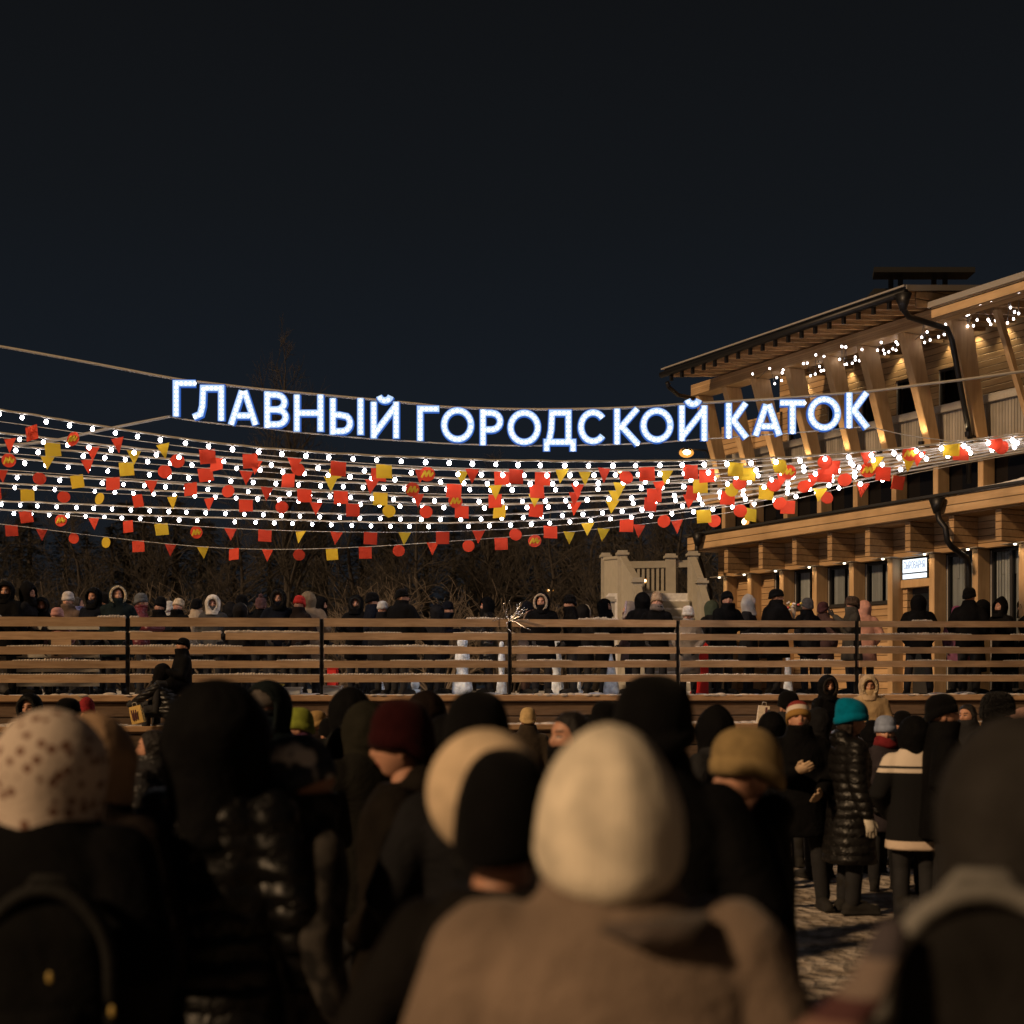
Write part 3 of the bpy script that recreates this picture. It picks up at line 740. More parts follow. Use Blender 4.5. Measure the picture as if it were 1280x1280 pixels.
# ---------------------------------------------------------------- white stair with balustrade
M['whitepaint'] = plain('pale_painted_wood', (.38, .355, .30), rough=.6, bump=.1, var=.08, bscale=8)
st = empty('outdoor_stair', P(810, 861, 31.0)); st.location.z = DECK
tag(st, 'pale painted outdoor stair with balustrade and snowy steps beside the timber building', 'stair')
def sp(px, py, Y): return P(px, py, Y) - st.location
def sbox(name, bmf, mat='whitepaint', sm=False):
    bm = bmesh.new(); bmf(bm); return obj(name, mesh_of(bm, sm), M[mat], st)
YT, YB = 31.5, 29.0      # top landing edge and a lower newel
def newel(px, pt, pb, Y, wpx=11):
    a = sp(px, pt, Y); b = sp(px, pb, Y); h = wpx / 2 / F * Y
    def f(bm):
        box(bm, a.x - h, a.x + h, a.y - h, a.y + h, min(b.z, -.01), a.z - .07)
    o = sbox('post', f)
    bm = bmesh.new(); box(bm, a.x - h * 1.35, a.x + h * 1.35, a.y - h * 1.35, a.y + h * 1.35, a.z - .07, a.z - .02)
    box(bm, a.x - h * 1.0, a.x + h * 1.0, a.y - h, a.y + h, a.z - .02, a.z + .03)
    obj('post_cap', mesh_of(bm, False), M['whitepaint'], o)
newel(757, 693, 861, 33.2); newel(778, 690, 861, 31.5, 12); newel(797, 724, 861, 29.4, 12)
newel(838, 694, 861, 33.2, 12); newel(866, 691, 861, 31.5, 12); newel(877, 725, 861, 29.4, 12); newel(762, 748, 861, 28.0, 12)
# left side panel of the landing, back railing with balusters
def panel(name, p0, p1, zt0, zb0, zt1, zb1, th=.03):
    bm = bmesh.new(); d = (p1 - p0); d.z = 0; d.normalize(); nn = Vector((-d.y, d.x, 0)) * th
    def q(p, z): return Vector((p.x, p.y, z))
    hexa(bm, [q(p0, zb0) - nn, q(p1, zb1) - nn, q(p1, zb1) + nn, q(p0, zb0) + nn], [q(p0, zt0) - nn, q(p1, zt1) - nn, q(p1, zt1) + nn, q(p0, zt0) + nn])
    return obj(name, mesh_of(bm, False), M['whitepaint'], st)
a, b = sp(757, 700, 33.0), sp(778, 698, 31.6)
panel('side_panel', a, b, a.z, .3, b.z, .3)
panel('handrail', a, b, a.z + .06, a.z, b.z + .06, b.z, .06)
a, b = sp(780, 702, 33.2), sp(838, 701, 33.2)
panel('handrail', a, b, a.z, a.z - .16, b.z, b.z - .16, .05)
zb = sp(800, 744, 33.2).z
panel('bottom_rail', a, b, zb + .1, zb, zb + .1, zb, .05)
for k in range(9):
    px = 786 + k * 6.0; c_ = sp(px, 720, 33.2); bm = bmesh.new(); box(bm, c_.x - .03, c_.x + .03, c_.y - .03, c_.y + .03, zb + .1, a.z - .16)
    obj('baluster', mesh_of(bm, False), M['whitepaint'], st)
a, b = sp(843, 701, 33.2), sp(866, 700, 33.2)
panel('handrail', a, b, a.z, a.z - .16, b.z, b.z - .16, .05)
# sloping closed stringers on both sides of the flight
for (p0, p1) in ((sp(778, 698, 31.5), sp(797, 730, 29.4)), (sp(866, 699, 31.5), sp(877, 731, 29.4))):
    panel('stringer_panel', p0, p1, p0.z, .2, p1.z, .0); panel('handrail', p0, p1, p0.z + .08, p0.z, p1.z + .08, p1.z, .07)
for (p0, p1) in ((sp(797, 735, 29.4), sp(806, 772, 27.6)), (sp(877, 735, 29.4), sp(888, 772, 27.6))):
    panel('stringer_panel', p0, p1, p0.z, .0, p1.z, .0); panel('handrail', p0, p1, p0.z + .08, p0.z, p1.z + .08, p1.z, .07)
zl = sp(830, 743, 32).z
xa, xb = sp(784, 0, 31.5).x, sp(863, 0, 31.5).x
sbox('landing', lambda bm: box(bm, xa - .4, xb + .1, sp(0, 0, 31.6).y, sp(0, 0, 33.3).y, -.3, zl), 'snow')
ns = 11
for k in range(ns):
    z1 = zl * (1 - (k + 1) / ns); y1 = sp(0, 0, 31.6).y - k * .34
    sbox('step', lambda bm: box(bm, xa + .06, xb - .05, y1 - .34, y1, z1 - .22, z1), 'whitepaint')
    bm = bmesh.new()
    for j in range(9): ellipsoid(bm, (xa + .15 + (xb - xa - .3) * j / 8, y1 - .2, z1), (.16, .12, .05 + .03 * noise.noise((j, k, 1))), 8, 5)
    obj('step_snow', mesh_of(bm, True), M['snow'], st)
# ================================================================ the big illuminated sign
M['letter_face'] = emit('letter_face_light', (.55, .74, 1.0), 1.0)
M['letter_led'] = emit('letter_led_light', (.92, .97, 1.0), 2.0)
M['letter_halo'] = emit('letter_halo_light', (.06, .20, .80), .6)
YS = 22.6
def arc(cx, cy, rx, ry, a0, a1, n=18):
    return [(cx + rx * math.cos(math.radians(a0 + (a1 - a0) * i / n)), cy + ry * math.sin(math.radians(a0 + (a1 - a0) * i / n))) for i in range(n + 1)]
# letters: (x0, x1, top, bottom, tilt, strokes in px inside the box; y down)
T = 4.25        # half stroke in px
def strokes(ch, x0, x1, t, b):
    l, r, u, d = x0 + T, x1 - T, t + T, b - T
    m = (u + d) / 2; cx = (x0 + x1) / 2
    if ch == 'Г': return [[(l, b), (l, u), (x1, u)]]
    if ch == 'Л': return [[(r, b), (r, u), (l + 8, u), (l + 7, m + 4), (l + 4.5, d - 4), (x0, d)]]
    if ch == 'А': return [[(x0 + 3.5, b), (cx - 1.5, u - 1)], [(cx + 1.5, u - 1), (x1 - 3.5, b)], [(x0 + 11, d - 7), (x1 - 11, d - 7)]]
    if ch == 'В': return [[(l, b), (l, t)], [(l, u), (cx, u)] + arc(cx, (u + m) / 2, r - cx - 1.5, (m - u) / 2, -80, 90, 8)[1:] + [(l, m)],
                          [(l, m), (cx, m)] + arc(cx + 1, (m + d) / 2, r - cx - 1, (d - m) / 2, -80, 90, 8)[1:] + [(l, d)]]
    if ch == 'Н': return [[(l, t), (l, b)], [(r, t), (r, b)], [(l, m), (r, m)]]
    if ch == 'Ы': 
        xr = x1 - 13; mm = m - 2
        return [[(l, t), (l, b)], [(l, mm), (l + 8, mm)] + arc(xr - T - 10, (mm + d) / 2, 10, (d - mm) / 2, -75, 90, 8)[1:] + [(l, d)], [(r, t), (r, b)]]
    if ch == 'Й': return [[(l, t), (l, b)], [(r, t), (r, b)], [(l, d), (r, u)], arc(cx, t - 9, 7.5, 7.5, 165, 15, 8)]
    if ch == 'О': return [arc(cx, (t + b) / 2, (x1 - x0) / 2 - T, (b - t) / 2 - T, 0, 360, 32)]
    if ch == 'Р': return [[(l, b), (l, t)], [(l, u), (cx, u)] + arc(cx, (u + m + 3) / 2, r - cx, (m + 3 - u) / 2, -80, 90, 9)[1:] + [(l, m + 3)]]
    if ch == 'Д': return [[(l, b + 7), (l, d), (r, d), (r, b + 7)], [(x1 - 10, d), (x1 - 10, u), (x0 + 11, u), (x0 + 10, m + 3), (x0 + 7, d)]]
    if ch == 'С': return [arc(cx, (t + b) / 2, (x1 - x0) / 2 - T, (b - t) / 2 - T, -38, -322, 28)]
    if ch == 'К': return [[(l, t), (l, b)], [(x1 - 5, t), (l + 5, m + 1)], [(l + 5, m - 1), (x1 - 4, b)]]
    if ch == 'Т': return [[(x0, u), (x1, u)], [(cx, u), (cx, b)]]
LET = [('Г',216,244.5,475,520.5),('Л',242,281,481,526),('А',285.5,323,485.5,531),('В',330,361.5,489.5,535),('Н',367,405,493.5,539.5),
       ('Ы',412,455,498,543.5),('Й',463,499.5,502.5,548),
       ('Г',521,549,507,551),('О',551,593,509,553.5),('Р',599.5,629.5,512,556.5),('О',634,676.5,512,557),('Д',679,720.5,512,557),
       ('С',722,760.5,511.5,556),('К',767,801.5,511,555.5),('О',800,842,509.5,554),('Й',848,884.5,507,551),
       ('К',906.5,937,504,547.5),('А',941,977.5,502.5,544.5),('Т',975,1006,499.5,542),('О',1009,1051,495,539),('К',1057,1088,491,535)]
def ribbon(bm, pl, h, y0, y1, closed=False):
    """flat stroke with mitred joints, thick from y0 to y1"""
    n = len(pl); Ls, Rs = [], []
    for i, p in enumerate(pl):
        p = Vector((p[0], p[1]))
        if closed: a, c = Vector(pl[(i-1) % (n-1)]), Vector(pl[(i+1) % (n-1)])
        else: a, c = Vector(pl[max(i-1, 0)]), Vector(pl[min(i+1, n-1)])
        d1 = (p - a).normalized() if (p - a).length > 1e-6 else (c - p).normalized()
        d2 = (c - p).normalized() if (c - p).length > 1e-6 else d1
        n1, n2 = Vector((-d1.y, d1.x)), Vector((-d2.y, d2.x)); mt = (n1 + n2)
        mt = mt.normalized() if mt.length > 1e-6 else n1
        k = h / max(.45, mt.dot(n1))
        Ls.append(p + mt * k); Rs.append(p - mt * k)
    rings = []
    for a, c in zip(Ls, Rs):
        A, C = P(a.x, a.y, YS), P(c.x, c.y, YS)
        rings.append([Vector((A.x, y0, A.z)), Vector((C.x, y0, C.z)), Vector((C.x, y1, C.z)), Vector((A.x, y1, A.z))])
    rings_to_bm(bm, rings, cap=not closed)
def along(pl, step):
    out = []; seg = 0; acc = step * .5
    for a, b in zip(pl[:-1], pl[1:]):
        a, b = Vector(a), Vector(b); d = (b - a).length
        while acc <= d:
            out.append(a.lerp(b, acc / d)); acc += step
        acc -= d
    return out
sign = empty('illuminated_sign', P(650, 530, YS))
tag(sign, 'glowing white Cyrillic letter sign hung on two cables across the night sky', 'sign')
def rel(bm): bm.transform(Matrix.Translation(-sign.location)); return bm
for ch, x0, x1, t, b in LET:
    bm = bmesh.new(); bmr = bmesh.new(); bml = bmesh.new()
    for k, pl in enumerate(strokes(ch, x0, x1, t, b)):
        cl = ch == 'О'
        ribbon(bm, pl, T - .6, YS - .03 - .003 * k, YS + .02, cl)
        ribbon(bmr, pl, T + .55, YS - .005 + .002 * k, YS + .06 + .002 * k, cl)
        for q in along(pl, 5.6):
            c_ = P(q.x, q.y, YS - .035); ellipsoid(bml, c_, (.030, .014, .030), 8, 5)
    lt = obj('letter', mesh_of(rel(bm), False), M['letter_face'], sign)
    obj('rim', mesh_of(rel(bmr), False), M['letter_halo'], lt)  # blue halo around the letter, built as a glowing outer edge
    obj('led_dots', mesh_of(rel(bml), True), M['letter_led'], lt)
def catmull(pts, n=10):
    out = []
    for i in range(len(pts) - 1):
        p0, p1, p2, p3 = pts[max(i-1, 0)], pts[i], pts[i+1], pts[min(i+2, len(pts)-1)]
        for k in range(n):
            t = k / n
            out.append(.5 * ((2*p1) + (p2-p0)*t + (2*p0-5*p1+4*p2-p3)*t*t + (-p0+3*p1-3*p2+p3)*t**3))
    out.append(pts[-1]); return out
def cable(name, pxs, r, parent, mat='cable', Y=YS + .03, n=8):
    pts = catmull([P(x, y, Y if not callable(Y) else Y(x)) for x, y in pxs], n)
    bm = bmesh.new(); tube(bm, pts, r, 6, False); bm.transform(Matrix.Translation(-parent.location)); return obj(name, mesh_of(bm, True), M[mat], parent)
cable('upper_cable', [(-60, 424), (0, 433), (110, 453), (216, 473), (262, 479), (330, 487), (405, 494), (470, 500), (522, 505), (560, 509), (640, 511.5), (720, 511.5), (800, 509), (850, 505.5), (906, 502), (975, 498), (1050, 492), (1088, 489), (1150, 481), (1230, 471), (1440, 441)], .022, sign)
cable('lower_cable', [(213, 521), (242, 526), (285, 531), (330, 535), (367, 540), (412, 544), (463, 548.5), (521, 552), (560, 554.5), (640, 557), (720, 556.5), (800, 554.5), (850, 551), (906, 547), (941, 544.5), (1006, 540), (1060, 535), (1088, 533.5)], .012, sign)
cable('stay_cable', [(1088, 533.5), (1140, 545), (1230, 556)], .008, sign)
cable('stay_cable', [(-60, 563), (0, 557), (60, 552), (130, 537), (213, 520.5)], .022, sign, Y=lambda x: 21.9 + (x + 60) / 273 * .7)
# ================================================================ festoon lights and bunting
M['bulb'] = emit('bulb_light', (1.0, .95, 1.0), 30); M['tinybulb'] = emit('tiny_bulb_light', (1.0, .88, .85), 10)
M['socket'] = plain('socket', (.08, .08, .085), rough=.5)
def ypath(pts, x):
    pts = list(pts)
    for (x0, y0), (x1, y1) in zip(pts[:-1], pts[1:]):
        if x <= x1: return y0 + (y1 - y0) * (x - x0) / (x1 - x0)
    return pts[-1][1]
XS = [0, 300, 600, 890, 1090, 1280]
STR = [([512, 557, 574.5, 575, 563.5, 543], 20.6, 'topmost'), ([541, 573, 588, 585, 570, 547], 21.4, 'second from the top'), ([556, 580.5, 599, 593, 573, 549], 22.2, 'third from the top'),
       ([571, 597, 607, 601, 577, 552], 23.0, 'fourth from the top'), ([591, 609, 622, 611, 582, 555], 24.0, 'fifth from the top'), ([604, 618, 630, 617, 587, 558], 25.0, 'third from the bottom'),
       ([626, 638, 644, 624, 592, 561], 26.0, 'second from the bottom'), ([637, 648, 653, 632, 597, 564], 27.0, 'lowest')]
bulb_me = None
def path_fn(ys, YL):
    pts = [(x, y) for x, y in zip(XS, ys)]
    s0 = (ys[1] - ys[0]) / 300 * 1.15
    ctrl = [Vector((-120, ys[0] - s0 * 120, 0))] + [Vector((x, y, 0)) for x, y in pts] + [Vector((1430, ys[-1] - 18, 0))]
    cm = catmull(ctrl, 16)
    tab = [(p.x, p.y) for p in cm]
    YR = 20.9 + (YL - 20.6) * .12
    Yf = lambda x: YL + (YR - YL) * min(1, max(-.1, x / 1280.0))
    return (lambda x: ypath(tab, x)), Yf
bm = bmesh.new(); ellipsoid(bm, (0, 0, 0), (1, 1, 1.1), 8, 6); bulb_me = mesh_of(bm, True, 'bulb')
rr = random.Random(11)
for si, (ys, YL, nm) in enumerate(STR):
    fy, fY = path_fn(ys, YL)
    root = empty('string_lights', P(640, fy(640), fY(640)))
    tag(root, 'sagging string of round white bulbs, %s of the eight strings' % nm, 'string lights', 'festoon strings over the crowd')
    pts = []
    x = -50
    while x <= 1420:
        pts.append(P(x, fy(x) + 1.0 * noise.noise((x * .035, si * 3, 0)), fY(x))); x += 7
    bm = bmesh.new(); tube(bm, pts, .016, 6, False)
    x = -40 + rr.uniform(0, 20); bulbs = []
    while x < (1275, 1275, 1090, 1275, 1070, 1130, 1060, 1120)[si]:
        if not (si == 0 and 150 < x < 172) and not (rr.random() < .03):
            c_ = P(x, fy(x), fY(x)); sway = rr.uniform(-.012, .012)
            nf = len(bm.faces); tube(bm, [c_ + Vector((0, 0, .004)), c_ + Vector((sway * .5, 0, -.035))], .016, 6, False); bm.faces.ensure_lookup_table()
            for f_ in bm.faces[nf:]: f_.material_index = 1
            bulbs.append(c_ + Vector((sway, 0, -.066)))
        x += .345 * F / fY(x) * rr.uniform(.94, 1.06) * (1.0 if si not in (3, 6) else .97)
    bm.transform(Matrix.Translation(-root.location)); obj('cable', mesh_of(bm, True), [M['cable'], M['socket']], root)
    for c_ in bulbs:
        o = obj('bulb', bulb_me, M['bulb'], root); o.location = c_ - root.location; s_ = .030 * rr.uniform(.92, 1.08); o.scale = (s_, s_, s_)
M['red'] = flag_mat('red_flag', (.66, .065, .025))
M['yellow'] = flag_mat('yellow_flag', (.66, .46, .03))
def flag_mesh(shape, size, seed):
    bm = bmesh.new(); h = size / 2; r = random.Random(seed)
    if shape == 's': o = [(-h, 0), (h, 0), (h * 1.0, -size * .92), (-h * 1.0, -size * .92)]
    elif shape == 't': o = [(-h, 0), (h, 0), (r.uniform(-.02, .02), -size * 1.02)]
    else: o = [(h * .96 * math.cos(a), -h * .92 + h * .92 * math.sin(a)) for a in [2 * math.pi * k / 24 for k in range(24)]]
    bend = r.uniform(-.12, .12)
    fr = [bm.verts.new((x, -.003 + bend * (x * x) * 4, z)) for x, z in o]; bk = [bm.verts.new((x, .003 + bend * (x * x) * 4, z)) for x, z in o]
    bm.faces.new(fr); bm.faces.new(bk[::-1])
    for i in range(len(o)): j = (i + 1) % len(o); bm.faces.new((fr[j], fr[i], bk[i], bk[j]))
    return mesh_of(bm, False)
def m_mark(size):
    """brush-like slanted letter M"""
    bm = bmesh.new(); s = size / 2; zc = -s * .92
    pl = [(-.70, -.42), (-.22, .42), (-.16, -.34), (.30, .44), (.36, -.34), (.74, .12)]
    for a, b in zip(pl[:-1], pl[1:]):
        a = Vector((a[0] * s, 0, zc + a[1] * s)); b = Vector((b[0] * s, 0, zc + b[1] * s)); d = (b - a).normalized(); nn = Vector((-d.z, 0, d.x)) * s * .12
        hexa(bm, [a - nn + Vector((0, -.012, 0)), b - nn + Vector((0, -.012, 0)), b + nn + Vector((0, -.012, 0)), a + nn + Vector((0, -.012, 0))],
             [a - nn + Vector((0, -.006, 0)), b - nn + Vector((0, -.006, 0)), b + nn + Vector((0, -.006, 0)), a + nn + Vector((0, -.006, 0))])
    return mesh_of(bm, False)
FL = [([527, 566, 586, 580, 563, 541], 20.9, 41, 55, 'rs rM rt yt rs rs rt rs ys rM rt rs yt rt rs rs ys yc rc rt rM ys rc yc rs rc', 'nearest of all'),
      ([547, 574, 588, 586, 571, 547], 21.8, 14, 51, 'rt ys rt yt rc rs rt rc yc rs rt yt rs rs yt rc yt rs ys rM rs yt rt rs rc', 'second from the top'),
      ([566, 588, 606, 598, 578, 550], 22.6, 8, 49.5, 'rM yt rt ys rc rs rt rs yt rt rM rs yt rs rt yt rt ys rc rt rs rM yt rs rt rs', 'third from the top'),
      ([587, 607, 618, 606, 582, 554], 23.6, 2, 46, 'rt rc ys rs rt rs rc rt rs rs ys rt rM rs yt rt yt rs rs yc rc rt rs ys rt rM rs rt', 'in the middle'),
      ([610, 624, 632, 616, 586, 557], 24.8, 36, 44, 'ys rc yc rs yt rt rs rc rt rs yc rc rs ys rs rt yt rs rt rs ys rc rc rs rt rs yt rs', 'third from the bottom'),
      ([636, 661, 663, 636, 597, 562], 26.2, 32, 42, 'rs rM rt rs ys rM rt rs yt rt rs yt rs rt rc rs yt rs rc ys rc rc yt rs rt ys rs rs rt', 'second from the bottom'),
      ([655, 686, 674, 644, 602, 566], 27.6, 14, 39, 'rs rt rc yc rs rt yt rs rt rc ys rs rc rt rc rs rM yt yt rt rt rc ys rs rc rt rs rt rs yt', 'lowest')]
fcache = {}
for fi, (ys, YL, x, step, seq, nm) in enumerate(FL):
    fy, fY = path_fn(ys, YL)
    root = empty('bunting', P(640, fy(640), fY(640)))
    tag(root, 'cord of red and yellow paper shapes, %s of the seven lines' % nm, 'bunting', 'bunting lines among the lights')
    bm = bmesh.new(); tube(bm, [P(xx, fy(xx), fY(xx)) for xx in range(-50, 1420, 12)], .006, 5, False)
    bm.transform(Matrix.Translation(-root.location)); obj('cord', mesh_of(bm, True), M['cable'], root)
    xend = (1275, 1275, 1190, 1060, 1130, 1060, 1150)[fi]
    x -= step; k = 0; seq = seq.split(); seq = [seq[-1]] + seq
    while x < xend:
        code = seq[k % len(seq)]; c_ = P(x, fy(x), fY(x))
        size = {'s': .23, 't': .22, 'c': .225, 'M': .24}[code[1]]
        key = (code[1], k % 4)
        if key not in fcache: fcache[key] = flag_mesh('c' if code[1] == 'M' else code[1], size, k)
        o = obj('flag', fcache[key], M['red' if code[0] == 'r' else 'yellow'], root)
        o.location = c_ - root.location; o.rotation_euler = (rr.uniform(-.25, .25), rr.uniform(-.06, .06) + (-.09 if x < 300 else .08 if x > 900 else 0), rr.uniform(-.55, .55))
        if o.material_slots[0].material.name != ('red_flag' if code[0] == 'r' else 'yellow_flag'):
            pass
        if code[1] == 'M':
            if 'M' not in fcache: fcache['M'] = m_mark(size)
            obj('mark', fcache['M'], M['yellow'], o)
        x += step * (fY(0) / fY(x)) * rr.uniform(.95, 1.05); k += 1
# ---------------------------------------------------------------- strings of bulbs under the eaves
EA = [(644,733),(663,790),(758,697),(847,706),(841,726),(805,757),(837,777),(791,798),(983,664),(1008,661),(1065,606),(1120,616),(1090,683),(1136,680),(1100,713),(1118,709),(1062,734),(1030,745),(1224,635),(1238,550),(1265,553),(1250,670),(1270,668),(1233,688)]
EB = [(67,551),(92,555),(200,570),(50,636),(155,620),(155,640),(182,645),(225,640),(135,662),(80,672),(97,668),(60,688),(328,523),(427,520),(438,535),(343,574),(405,565),(427,575),(378,586),(350,598),(481,560),(303,575),(612,391),(757,403),(634,453),(598,488),(655,507),(710,486),(748,470),(617,523),(900,340),(912,333),(968,373),(990,278),(1062,258),(905,415),(923,420),(943,412),(1040,370),(1048,382),(1058,402),(1090,377),(1180,235),(1190,290),(1217,320),(1244,330),(1210,366),(1170,393),(1247,200)]
ep = [(820 + a / 5.333, 330 + b / 5.333) for a, b in EA] + [(1040 + a / 5.333, 330 + b / 5.333) for a, b in EB]
ep = sorted(set(ep))
def yb_for(px, py):
    """how far in under the eave a bulb hangs: pick the depth at which it is about 8.1 m up"""
    best = None
    for k in range(40):
        y = -1.3 + k * .08; p = bp(px, py, y); e = abs(p[2] - (8.28 - .12 * ((px * 7) % 5) / 5))
        if best is None or e < best[0]: best = (e, p)
    return mw @ Vector(best[1])
for gi, (a, b, nm) in enumerate(((0, 985, 'far left end'), (985, 1080, 'middle left'), (1080, 1188, 'middle right'), (1188, 1300, 'near right end'))):
    pp = [yb_for(*p) for p in ep if a <= p[0] < b]
    if not pp: continue
    root = empty('eave_lights', pp[0]); tag(root, 'tangle of tiny white bulbs under the timber eaves, %s' % nm, 'string lights', 'bulbs under the eaves')
    bm = bmesh.new(); cp = []
    for p, q in zip(pp[:-1], pp[1:]):
        cp += [p, (p + q) / 2 + Vector((0, 0, -.02))]
    cp.append(pp[-1]); tube(bm, [p + Vector((0, 0, .045)) for p in cp], .006, 5, False); bm.transform(Matrix.Translation(-root.location)); obj('cable', mesh_of(bm, True), M['darkcable'], root)
    for p in pp:
        o = obj('bulb', bulb_me, M['tinybulb'], root); o.location = p - root.location; o.scale = (.021, .021, .021)
# ---------------------------------------------------------------- distant street lamps
M['sodium'] = emit('sodium_lamp', (1.0, .78, .38), 6); M['sodiumglow'] = emit('sodium_halo', (1.0, .40, .07), 1.1)
M['sodium2'] = emit('warm_lamp', (1.0, .70, .42), 7)
def street_lamp(px, py, Y, label, mat, r=.10, pole=True):
    hd = P(px, py, Y); root = empty('street_lamp', (hd.x + .9, Y + .2, DECK)); tag(root, label, 'street lamp')
    b0 = Vector((0, 0, 0)); h = hd.z - DECK
    bm = bmesh.new(); tube(bm, [(0, 0, 0), (0, 0, h - .1), (-.15, 0, h + .12), (-.75, -.15, h + .13)], [.06, .045, .035, .03], 8, False); obj('pole', mesh_of(bm, True), M['steel'], root)
    bm = bmesh.new(); loft(bm, [(-.9, -.2, h + .06, .22, .12), (-.9, -.2, h + .13, .18, .1), (-.9, -.2, h + .18, .05, .04)], 12); hdn = obj('lamp_head', mesh_of(bm, True), M['steel'], root)
    bm = bmesh.new(); ellipsoid(bm, (-.9, -.2, h), (r * .75, r * .5, r * .5), 10, 7); bm.transform(Matrix.Translation((0, -r * .6, 0))); obj('lamp_bulb', mesh_of(bm, True), mat, hdn)
    bm = bmesh.new(); ellipsoid(bm, (-.9, -.2, h), (r * 1.35, r * .5, r * .9), 12, 8); obj('lamp_glass_halo', mesh_of(bm, True), M['sodiumglow'], hdn)  # wide orange shell: the halo around the bulb as a glowing shape
street_lamp(858, 566, 52, 'sodium street lamp glowing orange right above the left end of the building', M['sodium'], .20)
fl_p = mw @ Vector(bp(933, 652, .16)); fr_ = empty('floodlight', fl_p, math.atan2(DY, DX)); tag(fr_, 'small warm floodlight glowing on the canopy edge near the building corner', 'floodlight')
bm = bmesh.new(); box(bm, -.14, .14, .0, .16, -.11, .13); tube(bm, [(0, .08, -.1), (0, .08, -.3)], .025, 8, False); obj('housing', mesh_of(bm, False), M['steel'], fr_)
bm = bmesh.new(); ellipsoid(bm, (0, -.02, 0), (.13, .03, .105), 12, 7); obj('lamp_glass_halo', mesh_of(bm, True), M['sodiumglow'], fr_)
bm = bmesh.new(); ellipsoid(bm, (-.02, -.05, 0), (.08, .02, .065), 12, 7); obj('lamp_bulb', mesh_of(bm, True), M['sodium2'], fr_)
street_lamp(775, 590, 60, 'small far lamp glowing between the light strings left of the building', M['sodium2'], .08)
street_lamp(688, 738, 62, 'tiny far lamp low behind the fur hooded person', M['sodium2'], .11)
street_lamp(805, 726, 45, 'small far lamp behind the stair balusters', M['sodium2'], .09)
# ================================================================ bare trees, shrubs and dark conifers behind the rink
M['bark'] = plain('bark', (.036, .029, .024), rough=.95, bump=.8, bscale=18, var=.3)
M['twig'] = plain('twigs', (.042, .035, .029), rough=.95, var=.35, bscale=2)
M['shrubtwig'] = plain('shrub_twigs', (.18, .145, .115), rough=.95, var=.35, bscale=2)
M['needle'] = plain('needles', (.016, .018, .013), rough=.9, var=.4, bscale=3)
def grow(bt, bc, p, d, ln, r, depth, rnd, maxd, up=.12, spread=.55, twig_from=2):
    n = 3; pts = [p.copy()]; q = p.copy(); dd = d.copy()
    for k in range(n):
        dd = (dd + Vector((rnd.gauss(0, .13), rnd.gauss(0, .13), rnd.gauss(0, .10) + up * .5))).normalized()
        q = q + dd * ln / n; pts.append(q.copy())
    bm = bt if depth < twig_from else bc
    tube(bm, pts, [r * (1 - .45 * k / n) for k in range(n + 1)], 6 if depth < 2 else 3, False)
    if depth >= maxd: return
    kids = rnd.choice((3, 4, 4)) if depth < maxd - 1 else rnd.choice((3, 4, 5))
    for k in range(kids):
        f = rnd.uniform(.35, 1.0) if k else 1.0
        i = min(n - 1, int(f * n)); b = pts[i].lerp(pts[i + 1], f * n - i if i < n else 1)
        a = Vector((rnd.gauss(0, 1), rnd.gauss(0, 1), rnd.gauss(0, .45))).normalized()
        nd = (dd * (1 - spread) + a * spread + Vector((0, 0, up))).normalized()
        grow(bt, bc, b, nd, ln * rnd.uniform(.55, .8), max(.006, r * rnd.uniform(.45, .62)), depth + 1, rnd, maxd, up, spread, twig_from)
def bare_tree_meshes(seed, slim=1.0):
    rnd = random.Random(seed); bt, bc = bmesh.new(), bmesh.new(); H = 9.0
    pts = [Vector((0, 0, -.1))]; 
    for k in range(1, 9): pts.append(Vector((.16 * rnd.gauss(0, 1), .16 * rnd.gauss(0, 1), H * k / 8)))
    tube(bt, pts, [.17 * (1 - .82 * k / 8) for k in range(9)], 8, False)
    for k in range(26):
        f = rnd.uniform(.22, 1.0); i = min(7, int(f * 8)); b = pts[i].lerp(pts[i+1], f * 8 - i)
        az = rnd.uniform(0, 2 * math.pi); el = rnd.uniform(.15, .9)
        d = Vector((math.cos(az) * slim, math.sin(az) * slim, el + (1 - slim))).normalized()
        grow(bt, bc, b, d, (2.9 - 1.9 * f) * (.7 + .3 * slim), .055 * (1.15 - f) + .012, 1, rnd, 4, .14, .5)
    return mesh_of(bt, True, 'trunk'), mesh_of(bc, True, 'crown')
def shrub_meshes(seed):
    rnd = random.Random(seed); bt, bc = bmesh.new(), bmesh.new()
    for k in range(15):
        az = rnd.uniform(0, 2 * math.pi); tl = rnd.uniform(.25, 1.0)
        d = Vector((math.cos(az) * tl, math.sin(az) * tl, 1.0)).normalized()
        grow(bt, bc, Vector((math.cos(az) * .12, math.sin(az) * .12, -.05)), d, rnd.uniform(.9, 1.35), .03, 1, rnd, 4, .03, .42)
    return mesh_of(bt, True, 'stem'), mesh_of(bc, True, 'twigs')
